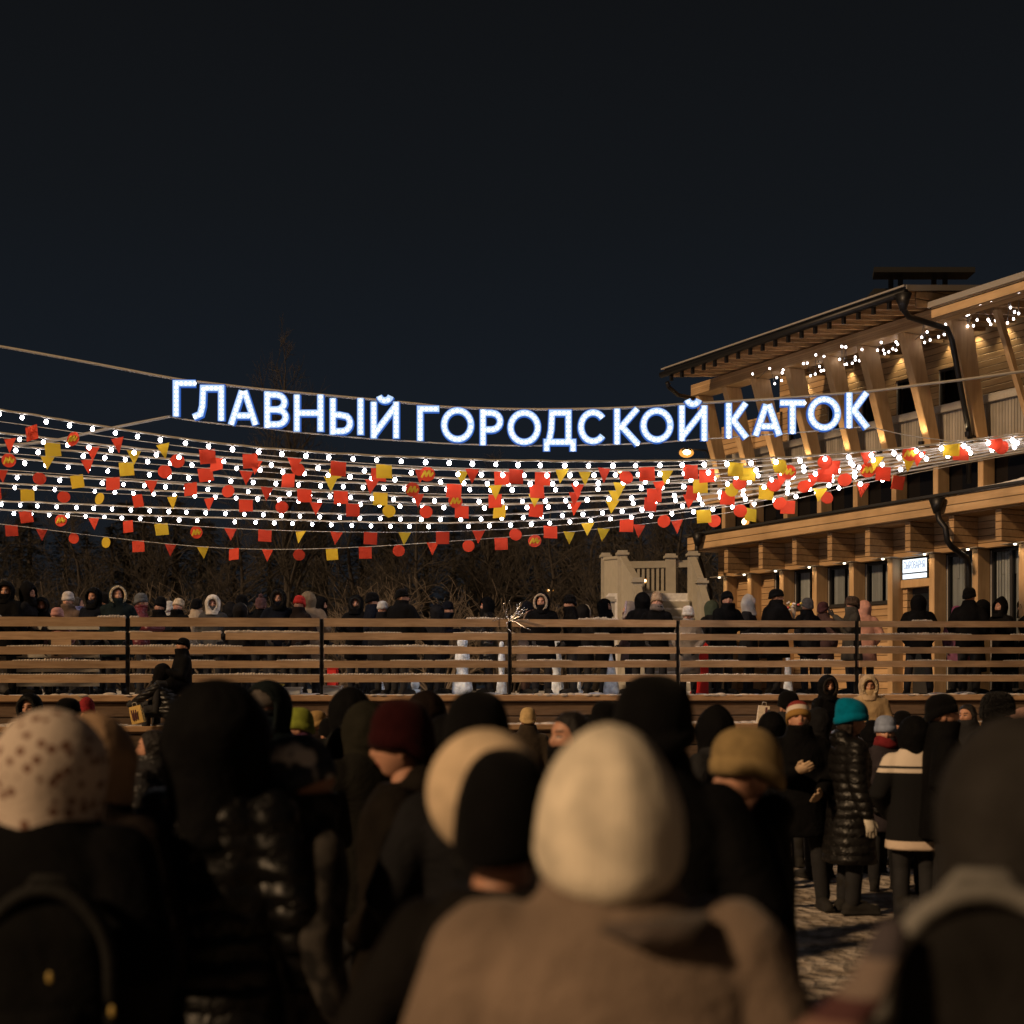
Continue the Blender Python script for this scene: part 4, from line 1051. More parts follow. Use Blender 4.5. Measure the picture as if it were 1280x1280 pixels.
def conifer_meshes(seed):
    rnd = random.Random(seed); bt, bc = bmesh.new(), bmesh.new(); H = 10.0
    tube(bt, [(0, 0, -.1), (0, 0, H * .5), (0, 0, H)], [.2, .12, .02], 8, False)
    z = .8
    while z < H:
        R = (1 - z / H) ** .8 * 2.5 + .1; nb = 9
        for k in range(nb):
            az = rnd.uniform(0, 2 * math.pi); r = R * rnd.uniform(.7, 1.15)
            for s in range(int(3 + r * 5)):
                f = (s + rnd.random()) / (3 + r * 5); c_ = Vector((math.cos(az) * r * f, math.sin(az) * r * f, z + rnd.uniform(-.1, .1) - .35 * r * f * f))
                for t in range(4):
                    a2 = az + rnd.uniform(-1.2, 1.2); l2 = rnd.uniform(.12, .3)
                    e = c_ + Vector((math.cos(a2) * l2, math.sin(a2) * l2, rnd.uniform(-.14, .05))); sd = Vector((-math.sin(a2), math.cos(a2), rnd.uniform(-.4, .4))) * rnd.uniform(.02, .045)
                    bc.faces.new([bc.verts.new(c_ - sd), bc.verts.new(c_ + sd), bc.verts.new(e)])
        z += .30
    return mesh_of(bt, True, 'trunk'), mesh_of(bc, False, 'crown')
TB = [bare_tree_meshes(s) for s in (3, 8, 21)] + [bare_tree_meshes(44, .55)]
SH = [shrub_meshes(s) for s in (5, 6, 9)]
CN = [conifer_meshes(s) for s in (2, 4)]
def plant(name, meshes, parts, mats, px, top, Y, H0, rz, label, cat, group, wide=1.0):
    g = P(px, HZ, Y); h = HC + (HZ - top) / F * Y - DECK; s = h / H0
    root = empty(name, (g.x, Y, DECK - .05), rz); root.scale = (s * wide, s * wide, s); tag(root, label, cat, group)
    for me, nm, mt in zip(meshes, parts, mats): obj(nm, me, M[mt], root)
for k, (px, top, Y, v, wd, lb) in enumerate([
    (358, 418, 60, 3, .7, 'tallest slim bare tree rising above the first word of the sign'),
    (-20, 600, 58, 0, 1, 'bare tree cut by the left edge behind the light strings'),
    (95, 618, 52, 1, 1.1, 'broad bare tree behind the second bunting square from the left edge'),
    (205, 590, 62, 2, 1, 'bare tree behind the crowd between the cream fur hood and maroon jacket'),
    (300, 610, 55, 0, 1.1, 'wide bare tree left of the bare trunk under the first word'),
    (440, 585, 64, 1, 1, 'bare tree below the gap between the first two sign words'),
    (520, 600, 56, 2, 1.1, 'bare tree behind the man in the wide black coat'),
    (618, 575, 66, 3, 1.3, 'slender bare tree below the middle of the sign'),
    (690, 600, 57, 0, 1, 'bare tree left of the stair behind the lowest bunting'),
    (742, 590, 62, 1, 1.0, 'bare tree just left of the pale stair post'),
    (800, 600, 48, 2, 1.0, 'bare tree right behind the stair landing'),
    (850, 585, 46, 0, 1.05, 'lamp lit bare tree between the stair and the building corner'),
    (905, 560, 60, 1, 1.0, 'bare tree hidden mostly by the building corner')]):
    plant('bare_tree', TB[v], ('trunk', 'crown'), ('bark', 'twig'), px, top, Y, 10.3, k * 1.3, lb, 'tree', 'bare trees behind the rink', wd)
for k, (px, top, Y, v, lb) in enumerate([
    (60, 690, 40, 0, 'leafless shrub behind the hooded crowd at far left'), (170, 705, 42, 1, 'leafless shrub behind the gray beanie and maroon jacket'),
    (285, 690, 38, 2, 'leafless shrub left of the thin trunk behind the white hat'), (415, 692, 38, 0, 'leafless shrub right of the thin trunk behind the red hat'),
    (550, 690, 37, 1, 'leafless shrub behind the dark navy hatted pair'), (640, 720, 41, 2, 'leafless shrub behind the silver tinsel branches'), (715, 722, 40, 0, 'low leafless shrub left of the stair')]):
    plant('bare_shrub', SH[v], ('stem', 'twigs'), ('shrubtwig', 'shrubtwig'), px, top, Y, 3.3, k * 1.1, lb, 'shrub', 'leafless shrubs behind the crowd', 1.25)
for k, (px, top, Y, v, lb) in enumerate([
    (25, 640, 74, 0, 'dark conifer farthest left in the wood'), (140, 650, 72, 1, 'dark conifer behind the second shrub'), (250, 630, 76, 0, 'dark conifer behind the white hat'),
    (395, 640, 73, 1, 'dark conifer right of the thin trunk'), (488, 655, 70, 0, 'dark conifer between two leafless shrubs'), (590, 640, 70, 1, 'dark conifer left of the tinsel branches'),
    (645, 628, 74, 0, 'dark conifer above the tinsel branches'), (705, 640, 70, 1, 'dark conifer left of the stair'), (770, 650, 72, 0, 'dark conifer behind the stair side panel'), (830, 630, 74, 1, 'dark conifer behind the stair landing')]):
    plant('conifer', CN[v], ('trunk', 'crown'), ('bark', 'needle'), px, top, Y, 10.2, k * .9, lb, 'tree', 'conifers in the dark wood', 1.35)

# the wood closes up behind: conifers too many and too dark to tell apart
rw = random.Random(12)
for k in range(26):
    px = -40 + k * 38 + rw.uniform(-10, 10); Y = rw.uniform(80, 96)
    plant('conifer', CN[k % 2], ('trunk', 'crown'), ('bark', 'needle'), px, rw.uniform(615, 665), Y, 10.2, rw.uniform(0, 6), 'dark conifer in the back row of the wood, merging with its neighbours', 'tree', 'conifers in the back row of the wood', rw.uniform(1.5, 1.9))
# ================================================================ people
PC = {}
def memo(key, fn):
    if key not in PC: PC[key] = fn()
    return PC[key]
ARMS = {   # right-hand side (x > 0): elbow, wrist; facing +y
    'down': ((.265, -.03, 1.11), (.27, .05, .86)), 'pocket': ((.30, -.07, 1.12), (.20, .13, .93)),
    'rail': ((.27, .12, 1.15), (.17, .37, 1.16)), 'front': ((.26, .07, 1.12), (.09, .30, 1.19)),
    'phone': ((.27, .12, 1.15), (.10, .34, 1.38)), 'reach': ((.25, .26, 1.22), (.22, .55, 1.10)),
    'side': ((.40, .10, 1.20), (.60, .22, 1.12)), 'cross': ((.27, .08, 1.12), (-.05, .24, 1.16)), 'bag': ((.27, -.02, 1.11), (.31, .04, .85)),
    'lap': ((.26, .05, 1.12), (.12, .36, 1.02)), 'down_out': ((.36, .10, 1.08), (.46, .24, .84)), 'lift': ((.30, .22, 1.36), (.26, .42, 1.62)),
}
def lean_f(lean):
    def f(p):
        p = Vector(p)
        if p.z > .95: p.y += lean * (p.z - .95); p.z -= abs(lean) * .22 * (p.z - .95)
        return p
    return f
def leg_pts(legs, sx):
    if legs == 'seat': return [(.09 * sx, .0, .93), (.14 * sx, .44, .98), (.14 * sx, .47, .54)]
    if legs == 'walk': o = .16 if sx > 0 else -.14; return [(.09 * sx, 0, .90), (.10 * sx, o * .6 + .04, .50), (.10 * sx, o, .10)]
    if legs == 'wide': return [(.10 * sx, 0, .90), (.16 * sx, .02, .50), (.20 * sx, 0, .10)]
    if legs == 'kneel': return [(.09 * sx, 0, .93), (.13 * sx, .38, .80), (.13 * sx, .10, .56)]
    return [(.09 * sx, 0, .90), (.105 * sx, .015, .50), (.11 * sx, -.01, .10)]
def coat_mesh(hem, aL, aR, lean, bulk, vox, legs, folds=0.0, collar=1):
    bm = bmesh.new(); lf = lean_f(lean); b = bulk
    R = [(0, 0, .95, .205*b, .158*b), (0, 0, 1.08, .20*b, .15*b), (0, .005, 1.26, .215*b, .155*b), (0, 0, 1.36, .205*b, .142*b), (0, -.01, 1.43, .155*b, .118*b), (0, .0, 1.49, .122, .118), (0, .012, 1.54, .112, .116), (0, .016, 1.568, .104, .110)]
    if collar == 2: ellipsoid(bm, lf((0, -.085, 1.475)), (.15, .085, .075)); ellipsoid(bm, lf((0, -.05, 1.43)), (.17, .10, .07))
    if collar != 1: R = R[:-3] + [(0, -.005, 1.475, .108, .10)]
    if hem < .95:
        st = [hem + (.95 - hem) * k / 3 for k in range(3)]
        R = [(0, .0, z, (.205 + .05 * (.95 - z) / .5) * b, (.158 + .045 * (.95 - z) / .5) * b) for z in st] + R
    rr = []
    for (x, y, z, rx, ry) in R:
        q = lf((x, y, z)); rr.append((q.x, q.y, q.z, rx, ry))
    loft(bm, rr, 22, 2.25)
    for sx, a in ((1, aR), (-1, aL)):
        e, wv = ARMS[a]
        s0 = lf((.175*sx*(.5+.5*b), 0, 1.375)); e = lf((e[0]*sx, e[1], e[2])); wv = lf((wv[0]*sx, wv[1], wv[2]))
        ellipsoid(bm, s0, (.09*b, .092*b, .082*b))
        tube(bm, [s0, s0.lerp(e, .5), e, e.lerp(wv, .55), wv], [.088*b, .084*b, .077*b, .068*b, .056*b], 14)
    if legs in ('seat', 'kneel'):
        for sx in (1, -1): tube(bm, [(.09*sx, 0, .95), (.12*sx, .25, .97)], [.12*b, .11*b], 12)
    me = fuse(bm, vox, 4)
    if folds:
        me.update()
        for v in me.vertices:
            p = v.co
            f = .6 * noise.noise((p.x * 5, p.y * 5, p.z * 16)) + .5 * noise.noise((p.x * 14, p.y * 14, p.z * 9 + 4))
            v.co = p + v.normal * folds * f
        me.update()
    return me
def trousers_mesh(legs, vox, wide=1.0):
    bm = bmesh.new()
    loft(bm, [(0, 0, .80, .12, .10), (0, 0, .88, .165, .125), (0, 0, .98, .165, .122), (0, 0, 1.08, .15, .11)], 16)
    for sx in (1, -1):
        p = leg_pts(legs, sx); tube(bm, [p[0], Vector(p[0]).lerp(Vector(p[1]), .5), p[1], Vector(p[1]).lerp(Vector(p[2]), .5), p[2]], [.105*wide, .092*wide, .076*wide, .074*wide, .066*wide], 12)
    return fuse(bm, vox, 3)
def boot_mesh():
    bm = bmesh.new()
    tube(bm, [(0, -.07, .05), (0, .02, .052), (0, .12, .042), (0, .17, .036)], [.052, .052, .046, .036], 12)
    tube(bm, [(0, -.035, .06), (0, -.03, .16), (0, -.03, .27)], [.056, .06, .066], 12)
    box(bm, -.05, .05, -.12, .2, 0, .02)
    return fuse(bm, .012, 2)
def glove_mesh(sx):
    """a hand hanging down -z, back of the hand outward (+x for the right hand)"""
    bm = bmesh.new()
    tube(bm, [(0, 0, .02), (0, 0, -.03), (0, .0, -.085)], [.034, .042, .040], 12, True, .62, Vector((1, 0, 0)))
    for k, (y, ln, c_) in enumerate(((.032, .070, .020), (.011, .080, .024), (-.011, .074, .028), (-.031, .058, .030))):
        a = Vector((0, y, -.085)); b = a + Vector((-.006*sx, y * .12, -ln * .5)); d = b + Vector((-c_*sx, 0, -ln * .5))
        tube(bm, [a, b, d], [.0125, .0115, .010], 8)
    tube(bm, [(0, .03, -.03), (-.012*sx, .058, -.062), (-.020*sx, .062, -.098)], [.016, .0135, .011], 8)
    return fuse(bm, .006, 2)
def head_pts(child, nu=56, nv=40):
    """face surface as a displaced ellipsoid; returns rings and a face -> slot rule"""
    rings = []
    def g(a, s): return math.exp(-(a / s) ** 2)
    for j in range(nv + 1):
        th = math.pi * j / nv; th = min(max(th, .05), math.pi - .05); row = []
        for i in range(nu):
            ph = 2 * math.pi * i / nu; x = math.sin(th) * math.cos(ph); y = math.sin(th) * math.sin(ph); z = -math.cos(th)
            X, Y_, Z = .076 * x, .094 * y, .118 * z
            if Z < 0: X *= 1 - .28 * (Z / .118) ** 2
            if Y_ < 0 and Z < -.03: Y_ *= 1 - .45 * min(1, (-.03 - Z) / .08)
            if Y_ > 0:
                fx = abs(X)
                Y_ += .024 * g(X, .013) * g(Z + .022, .026) * (1 if Z < .01 else .6)
                Y_ += .006 * g(X, .05) * g(Z - .035, .014)
                Y_ -= .012 * g(fx - .031, .016) * g(Z - .008, .014)
                Y_ += .006 * g(X, .024) * g(Z + .060, .010); Y_ += .009 * g(X, .028) * g(Z + .098, .018)
                Y_ += .005 * g(fx - .044, .02) * g(Z + .02, .02)
            row.append(Vector((X, Y_, Z)))
        rings.append(row)
    return rings
def face_slot(c):
    if c.y > .03:
        fx = abs(c.x)
        if ((fx - .031) / .014) ** 2 + ((c.z - .006) / .0065) ** 2 < 1: return 1
        if ((fx - .032) / .02) ** 2 + ((c.z - .030) / .006) ** 2 < 1: return 2
        if (c.x / .024) ** 2 + ((c.z + .061) / .007) ** 2 < 1: return 3
    return 0
def head_mat(turn, pitch, lean, hs):
    piv = lean_f(lean)((0, .0, 1.49))
    return Matrix.Translation(piv) @ Matrix.Rotation(math.radians(turn), 4, 'Z') @ Matrix.Rotation(math.radians(-pitch), 4, 'X') @ Matrix.Scale(hs, 4) @ Matrix.Translation((0, .018, .115))
def body_mesh(aL, aR, lean, turn, pitch, legs, hs):
    """head, neck, trunk, arms with hands, and legs in one surface"""
    bm = bmesh.new(); lf = lean_f(lean); hm = head_mat(turn, pitch, lean, hs)
    rr = []
    for r in [(0, 0, .84, .13, .09), (0, 0, 1.0, .14, .10), (0, 0, 1.25, .16, .11), (0, -.01, 1.38, .15, .09), (0, -.012, 1.43, .08, .07), (0, -.008, 1.47, .058, .058)]:
        q = lf(r[:3]); rr.append((q.x, q.y, q.z, r[3], r[4]))
    loft(bm, rr, 16)
    tube(bm, [lf((0, -.01, 1.40)), lf((0, -.004, 1.49)), hm @ Vector((0, -.02, -.07))], [.062, .058, .054], 14)
    for sx, a in ((1, aR), (-1, aL)):
        e, wv = ARMS[a]; s0 = lf((.16*sx, 0, 1.36)); e = lf((e[0]*sx, e[1], e[2])); wv = lf((wv[0]*sx, wv[1], wv[2]))
        tube(bm, [s0, e, wv, wv + (wv - e).normalized() * .06], [.05, .042, .03, .026], 10)
        p = leg_pts(legs, sx); tube(bm, [p[0], p[1], p[2]], [.08, .055, .045], 10)
    me0 = fuse(bm, .02, 2); bm = bmesh.new(); bm.from_mesh(me0); bpy.data.meshes.remove(me0)
    b2 = bmesh.new(); vs = rings_to_bm(b2, head_pts(False))
    for sx in (1, -1): ellipsoid(b2, (.076*sx, -.006, -.005), (.012, .022, .034), 8, 6)
    bmesh.ops.recalc_face_normals(b2, faces=b2.faces)
    for f in b2.faces: f.material_index = face_slot(f.calc_center_median()); f.smooth = True
    b2.transform(hm); tmp = bpy.data.meshes.new('t'); b2.to_mesh(tmp); b2.free(); bm.from_mesh(tmp); bpy.data.meshes.remove(tmp)
    me = bpy.data.meshes.new('body'); bm.to_mesh(me); bm.free(); smooth(me); return me
def beanie_mesh(r=.10, top=.175, bot=.012, point=0.0, slouch=0.0, brim=.055, seed=0, off=0.0, taper=0.0, back=.045, egg=0):
    """knitted hat in head space; brim folded up"""
    bm = bmesh.new(); n = 36; rings = []; rx, ry = r, r * 1.16
    prof = [(.97, bot), (1.05, bot + .004), (1.07, bot + brim * .5), (1.05, bot + brim), (1.0, bot + brim + .004)] if brim else [(.98, bot), (1.02, bot + .02)]
    z0 = prof[-1][1]
    for k in range(1, 12):
        f = k / 11.0; a = f * math.pi / 2
        cr = math.cos(a) ** ((.75 + taper) if point == 0 else .75 + point); prof.append((max(.03, 1.0 * cr + (.03 * math.sin(a * 2))), z0 + (top - z0) * math.sin(a) ** (1.0 if point == 0 else .85)))
    if egg: z0 = bot; prof = [(m_, bot + (top - bot) * q) for q, m_ in ((0, .84), (.03, .93), (.10, .99), (.17, 1.0), (.22, .985), (.26, .99), (.42, .945), (.56, .87), (.70, .755), (.79, .645), (.86, .535), (.92, .41), (.97, .25), (1, .04))]
    for (m_, z) in prof:
        f = max(0, (z - z0) / max(.01, top - z0))
        row = []
        for i in range(n):
            a = 2 * math.pi * i / n
            rib = 1 + (egg * .028 * math.sin(f * 2.6) * (math.cos(a * 9 + 1.2 * math.sin(a * 2)) + .8 * noise.noise((math.cos(a) * 3, math.sin(a) * 3, z * 5)))) + .012 * math.cos(a * 18) + .03 * f * noise.noise((math.cos(a) * 2 + seed, math.sin(a) * 2, z * 18))
            row.append(Vector((rx * m_ * rib * math.cos(a) + off * f, ry * m_ * rib * math.sin(a) - .012 - slouch * f * f, z - slouch * .35 * f * f - back * max(0, -math.sin(a)) * (1 - f))))
        rings.append(row)
    rings_to_bm(bm, rings); return mesh_of(bm, True, 'hat')
def pom_mesh():
    bm = bmesh.new(); r = random.Random(3)
    for k in range(26):
        d = Vector((r.gauss(0, 1), r.gauss(0, 1), r.gauss(0, 1))).normalized() * .028; ellipsoid(bm, d, (.022, .022, .022), 8, 6)
    return fuse(bm, .008, 0)
def hood_mesh(open_a=46, rx=.122, ry=.132, rz=.150, peak=0.0, drop=.20, flare=1.0, tilt=-.08):
    """raised hood: a shell with a face opening that runs down to the collar"""
    bm = bmesh.new(); n = 40; rows = []
    ax = Vector((0, 1, tilt)).normalized(); ca = math.cos(math.radians(open_a))
    zs = []
    for k in range(15):
        t = math.pi * .5 * (1 - k / 14.0); zs.append((math.cos(t), math.sin(t)))   # from top (0,1) to equator
    prof = [(max(.02, c_), s_ * rz) for c_, s_ in zs]
    for k in range(1, 8):
        f = k / 7.0; prof.append((1.0 - .16 * f * (2 - f) * (1 if f < .75 else 1) + .25 * max(0, f - .7) * flare, -drop * f))
    for (m_, z) in prof:
        row = []
        for i in range(n):
            a = 2 * math.pi * i / n; wob = 1 + .035 * noise.noise((math.cos(a) * 2.2, math.sin(a) * 2.2, z * 14))
            x, y = rx * m_ * wob * math.cos(a), ry * m_ * wob * math.sin(a) - .01
            zz = z + (peak * max(0, 1 - m_) if z > 0 else 0); y -= peak * .6 * max(0, 1 - m_) if z > 0 else 0
            row.append(Vector((x, y, zz)))
        rows.append(row)
    rings_to_bm(bm, rows, cap=False)
    dele = [f for f in bm.faces if f.calc_center_median().normalized().dot(ax) > ca and f.calc_center_median().y > 0]
    bmesh.ops.delete(bm, geom=dele, context='FACES')
    top = [e for e in bm.edges if e.is_boundary and all(v.co.z > rz * .8 and (v.co.x**2 + v.co.y**2) < .002 for v in e.verts)]
    if top: bmesh.ops.holes_fill(bm, edges=top)
    bmesh.ops.recalc_face_normals(bm, faces=bm.faces)
    me = bpy.data.meshes.new('tmp'); bm.to_mesh(me); bm.free(); smooth(me)
    o = bpy.data.objects.new('tmp', me); COL.objects.link(o)
    s = o.modifiers.new('s', 'SMOOTH'); s.factor = .5; s.iterations = 3
    s = o.modifiers.new('t', 'SOLIDIFY'); s.thickness = .02; s.offset = 1
    dg = bpy.context.evaluated_depsgraph_get(); dg.update(); out = bpy.data.meshes.new_from_object(o.evaluated_get(dg))
    bpy.data.objects.remove(o); bpy.data.meshes.remove(me); smooth(out); return out
def rim_mesh(open_a=46, rx=.122, ry=.132, rz=.150, r=.03, tilt=-.08):
    bm = bmesh.new(); pts = []; ax = Vector((0, 1, tilt)).normalized(); u = Vector((1, 0, 0)); v = ax.cross(u) * -1
    for k in range(41):
        a = math.radians(-60 + 300 * k / 40); d = ax * math.cos(math.radians(open_a + 2)) + (u * math.cos(a) + v * math.sin(a)) * math.sin(math.radians(open_a + 2))
        # stretch the opening down to the chin
        q = Vector((d.x * rx * 1.05, d.y * ry * 1.05, d.z * rz * 1.05)); pts.append(q)
    rd = random.Random(5)
    for p, q in zip(pts[:-1], pts[1:]):
        for t in range(5):
            c_ = p.lerp(q, t / 5); d = Vector((rd.gauss(0, 1), rd.gauss(0, 1) + .5, rd.gauss(0, 1))).normalized() * r * rd.uniform(.7, 1.25)
            sd = d.orthogonal().normalized() * r * .22
            for m_ in range(2):
                e = c_ + d * rd.uniform(.8, 1.2) + Vector((rd.gauss(0, .004), 0, rd.gauss(0, .004)))
                bm.faces.new([bm.verts.new(c_ - sd), bm.verts.new(c_ + sd), bm.verts.new(e)])
    tube(bm, pts, r * .7, 8)
    me = mesh_of(bm, True, 'rim'); return me
def hair_mesh(length=.16):
    bm = bmesh.new()
    loft(bm, [(0, -.03, -length, .085, .06), (0, -.03, -.05, .092, .08), (0, -.02, .03, .090, .092), (0, -.012, .09, .075, .085), (0, -.01, .126, .03, .04)], 20)
    for sx in (1, -1): tube(bm, [(.055*sx, .02, .09), (.080*sx, .0, .02), (.078*sx, -.015, -length * .9)], [.02, .022, .018], 10)
    return fuse(bm, .010, 2)
def scarf_mesh():
    bm = bmesh.new(); pts = [(.085 * math.cos(a), .085 * math.sin(a) + .005, .012 * math.sin(a * 2)) for a in [2 * math.pi * k / 18 for k in range(19)]]
    tube(bm, pts, .042, 10); tube(bm, [(p[0] * .95, p[1] * .95, p[2] + .045) for p in pts], .036, 10); return fuse(bm, .012, 2)
def mask_mesh():
    bm = bmesh.new(); rows = []
    for z in (.0, -.02, -.045, -.07, -.095, -.112):
        row = []
        for k in range(13):
            a = math.radians(18 + 144 * k / 12); nose_ = .022 * math.exp(-(math.cos(a) * .08 / .022) ** 2) * math.exp(-((z + .03) / .04) ** 2)
            s = 1 - .3 * (z / .118) ** 2
            row.append(Vector((.083 * math.cos(a) * s, .101 * math.sin(a) * (1 - .1 * (z / .118) ** 2) + nose_, z)))
        rows.append(row)
    rings_to_bm(bm, rows, cap=False, closed=False)
    bmesh.ops.solidify(bm, geom=bm.faces[:], thickness=.004); return mesh_of(bm, True, 'mask')
def visor_mesh():
    bm = bmesh.new(); fr, bk = [], []
    for k in range(15):
        a = math.radians(20 + 140 * k / 14); fr.append((.098 * math.cos(a), .112 * math.sin(a), .05)); bk.append((.105 * math.cos(a), .112 * math.sin(a) + .075 * math.sin(a) ** 1.5, .036))
    rings_to_bm(bm, [[Vector(p) for p in fr], [Vector(p) for p in bk]], cap=False, closed=False)
    bmesh.ops.solidify(bm, geom=bm.faces[:], thickness=.006); return mesh_of(bm, True, 'visor')
SKINS = [(.46, .24, .16), (.42, .21, .14), (.5, .28, .19)]
HATZ = {'beanie': .175, 'hood': .168, 'hair': .128, 'cap': .145, 'flat': .14, 'point': .22, 'pom': .225, 'fur': .155, 'big': .19}
person_n = [0]
def person(label, px, top, Y, base=0.0, head=0, arms=('pocket', 'pocket'), coat=((.02, .02, .022), 'coat', .80), trousers=(.014, .014, .016), hat=('beanie', (.02, .02, .02)),
           turn=0, pitch=0, lean=0.0, legs='stand', bulk=1.0, vox=.024, hs=1.0, scale=None, extra=(), group=None, boots=(.012, .011, .01), glove=(.02, .02, .022), folds=0.0, sit=0.0, tall=None, cat='person', nogloves=False, collar=1):
    hk = hat[0]; hopt = hat[2] if len(hat) > 2 else {}
    if 'hood' in hk: ztop_l = hopt.get('rz', .150) + .018 + hopt.get('peak', 0) * .6
    elif 'top' in hopt: ztop_l = hopt['top']
    else: ztop_l = HATZ.get(hk, .17)
    hm = head_mat(turn, pitch, lean, hs)
    zt = max((hm @ Vector((0, yy, ztop_l))).z for yy in (-.03, 0))
    zb = .93 - .13 if legs == 'seat' else (.48 if legs == 'kneel' else 0)   # what touches the seat
    ztop = HC + (HZ - top) / F * Y - base
    s = scale or ztop / (zt - zb)
    root = empty('person', P(px, HZ, Y)); root.location.z = base - zb * s; root.rotation_euler = (0, 0, math.radians(head)); root.scale = (s, s, s)
    # the head, not the feet, is what sits at column px
    hc = Matrix.Rotation(math.radians(head), 4, 'Z') @ (hm @ Vector((0, 0, .05))); root.location.x -= hc.x * s; root.location.y -= hc.y * s
    tag(root, label, cat, group)
    person_n[0] += 1; sk = SKINS[person_n[0] % 3]
    aL, aR = arms
    body = memo(('body', aL, aR, lean, turn, pitch, legs, hs), lambda: body_mesh(aL, aR, lean, turn, pitch, legs, hs))
    obj('body', body, [M['skin'], M['eye'], M['brow'], M['lip']], root)
    ck = ('coat', coat[2], aL, aR, lean, bulk, vox, legs, folds, collar)
    obj('coat', memo(ck, lambda: coat_mesh(coat[2], aL, aR, lean, bulk, vox, legs, folds, collar)), M[coat[1]], root, coat[0])
    obj('trousers', memo(('tr', legs, vox), lambda: trousers_mesh(legs, max(vox, .02))), M['cloth'], root, trousers)
    for sx in (1, -1):
        o = obj('boot', memo('boot', boot_mesh), M['cloth'], root, boots); a = Vector(leg_pts(legs, sx)[2]); o.location = (a.x, a.y + .03, a.z - .10); o.rotation_euler = (0, 0, -.12 * sx)
    lf = lean_f(lean)
    if not nogloves:
        for sx, a in ((1, aR), (-1, aL)):
            e, wv = ARMS[a]; e = lf((e[0]*sx, e[1], e[2])); wv = lf((wv[0]*sx, wv[1], wv[2])); d = (wv - e).normalized()
            o = obj('glove', memo(('glove', sx), lambda: glove_mesh(sx)), M['cloth'], root, glove); o.location = wv + d * .03
            o.rotation_mode = 'QUATERNION'; o.rotation_quaternion = Vector((0, 0, -1)).rotation_difference(d)
    hc_ = hat[1]; mat_h = M[hopt.get('mat', 'knit')]
    def headobj(name, me, mat, color, extra_m=None):
        o = obj(name, me, mat, root, color); o.matrix_local = hm @ extra_m if extra_m is not None else hm; return o
    sub = {k: v for k, v in hopt.items() if k not in ('mat', 'rim', 'under', 'hair')}
    ky = tuple(sorted(sub.items()))
    if hk in ('hood', 'furhood'):
        headobj('hood', memo(('hood', ky), lambda: hood_mesh(**sub)), M[hopt.get('mat', 'coat')], hc_)
        if hk == 'furhood':
            rs = {k: v for k, v in sub.items() if k in ('open_a', 'rx', 'ry', 'rz', 'tilt')}
            headobj('fur_trim', memo(('rim', tuple(rs.items())), lambda: rim_mesh(**rs)), M['fur'], hopt.get('rim', (.4, .33, .24)))
    elif hk in ('beanie', 'point', 'pom', 'big', 'flat', 'cap'):
        d = dict(r=.10); 
        if hk == 'point': d.update(top=.22, point=.35)
        if hk == 'flat': d.update(top=.14, r=.105, brim=.04)
        if hk == 'cap': d.update(top=.145, r=.097, brim=0)
        if hk == 'big': d.update(r=.112, top=.19)
        d.update(sub); headobj('hat', memo(('bn', tuple(sorted(d.items()))), lambda: beanie_mesh(**d)), mat_h, hc_)
        if hk == 'pom': headobj('pompom', memo('pom', pom_mesh), M['fur'], hopt.get('rim', hc_), Matrix.Translation((0, -.012, d.get('top', .175) + .02)))
        if hk == 'cap': headobj('visor', memo('visor', visor_mesh), M['cloth'], hc_)
    elif hk == 'fur':
        headobj('hat', memo('furhat', lambda: beanie_mesh(r=.118, top=.155, bot=-.02, brim=.08, seed=4)), M['fur'], hc_)
    if hk == 'hair': headobj('hair', memo(('hair', .16), lambda: hair_mesh(.16)), M['hair'], hc_)
    if hopt.get('hair'): headobj('hair', memo(('hair', .2), lambda: hair_mesh(.2)), M['hair'], hopt['hair'], Matrix.Translation((0, -.028, 0)) @ Matrix.Scale(.95, 4))
    if hopt.get('under'): headobj('under_hat', memo('under', lambda: beanie_mesh(r=.094, top=.14, bot=.015)), M['knit'], hopt['under'])
    for ex in extra:
        if ex[0] == 'scarf': o = obj('scarf', memo('scarf', scarf_mesh), M['knit'], root, ex[1]); o.location = lf((0, .01, 1.50))
        if ex[0] == 'mask': headobj('mask', memo('mask', mask_mesh), M['cloth'], ex[1])
    return root
# ================================================================ the crowd
BLK, NVY, CHAR, BRN = (.0035, .0035, .004), (.005, .0065, .012), (.010, .010, .0115), (.020, .013, .010)
prn = random.Random(31)
def plat(label, px, top, head, hat, coat=(BLK, 'coat', .78), hw=1.72, arms=('pocket', 'pocket'), back=0.0, **kw):
    fy = fl(px).y
    Y = max((hw + DECK - HC) * F / (HZ - top), fy + .48) + back
    kw.setdefault('lean', prn.choice((0, .06, .06, .12))); kw.setdefault('turn', prn.choice((-24, 0, 0, 18))); kw.setdefault('pitch', prn.choice((0, 0, -8)))
    return person(label, px, top, Y, DECK, head + prn.choice((-14, 0, 12)), arms, coat, hat=hat, group='people standing on the platform behind the fence', **kw)
M['hatbands'] = bands_mat('striped_knit', 'Z', [(0, (.30, .17, .05)), (.072, (.60, .52, .46)), (.115, (.22, .035, .03))])
M['whiteyoke'] = bands_mat('two_tone_jacket', 'Z', [(0, (.58, .47, .38)), (.74, (.008, .008, .009)), (1.30, (.62, .54, .46)), (1.335, (.02, .02, .02)), (1.355, (.62, .54, .46))])
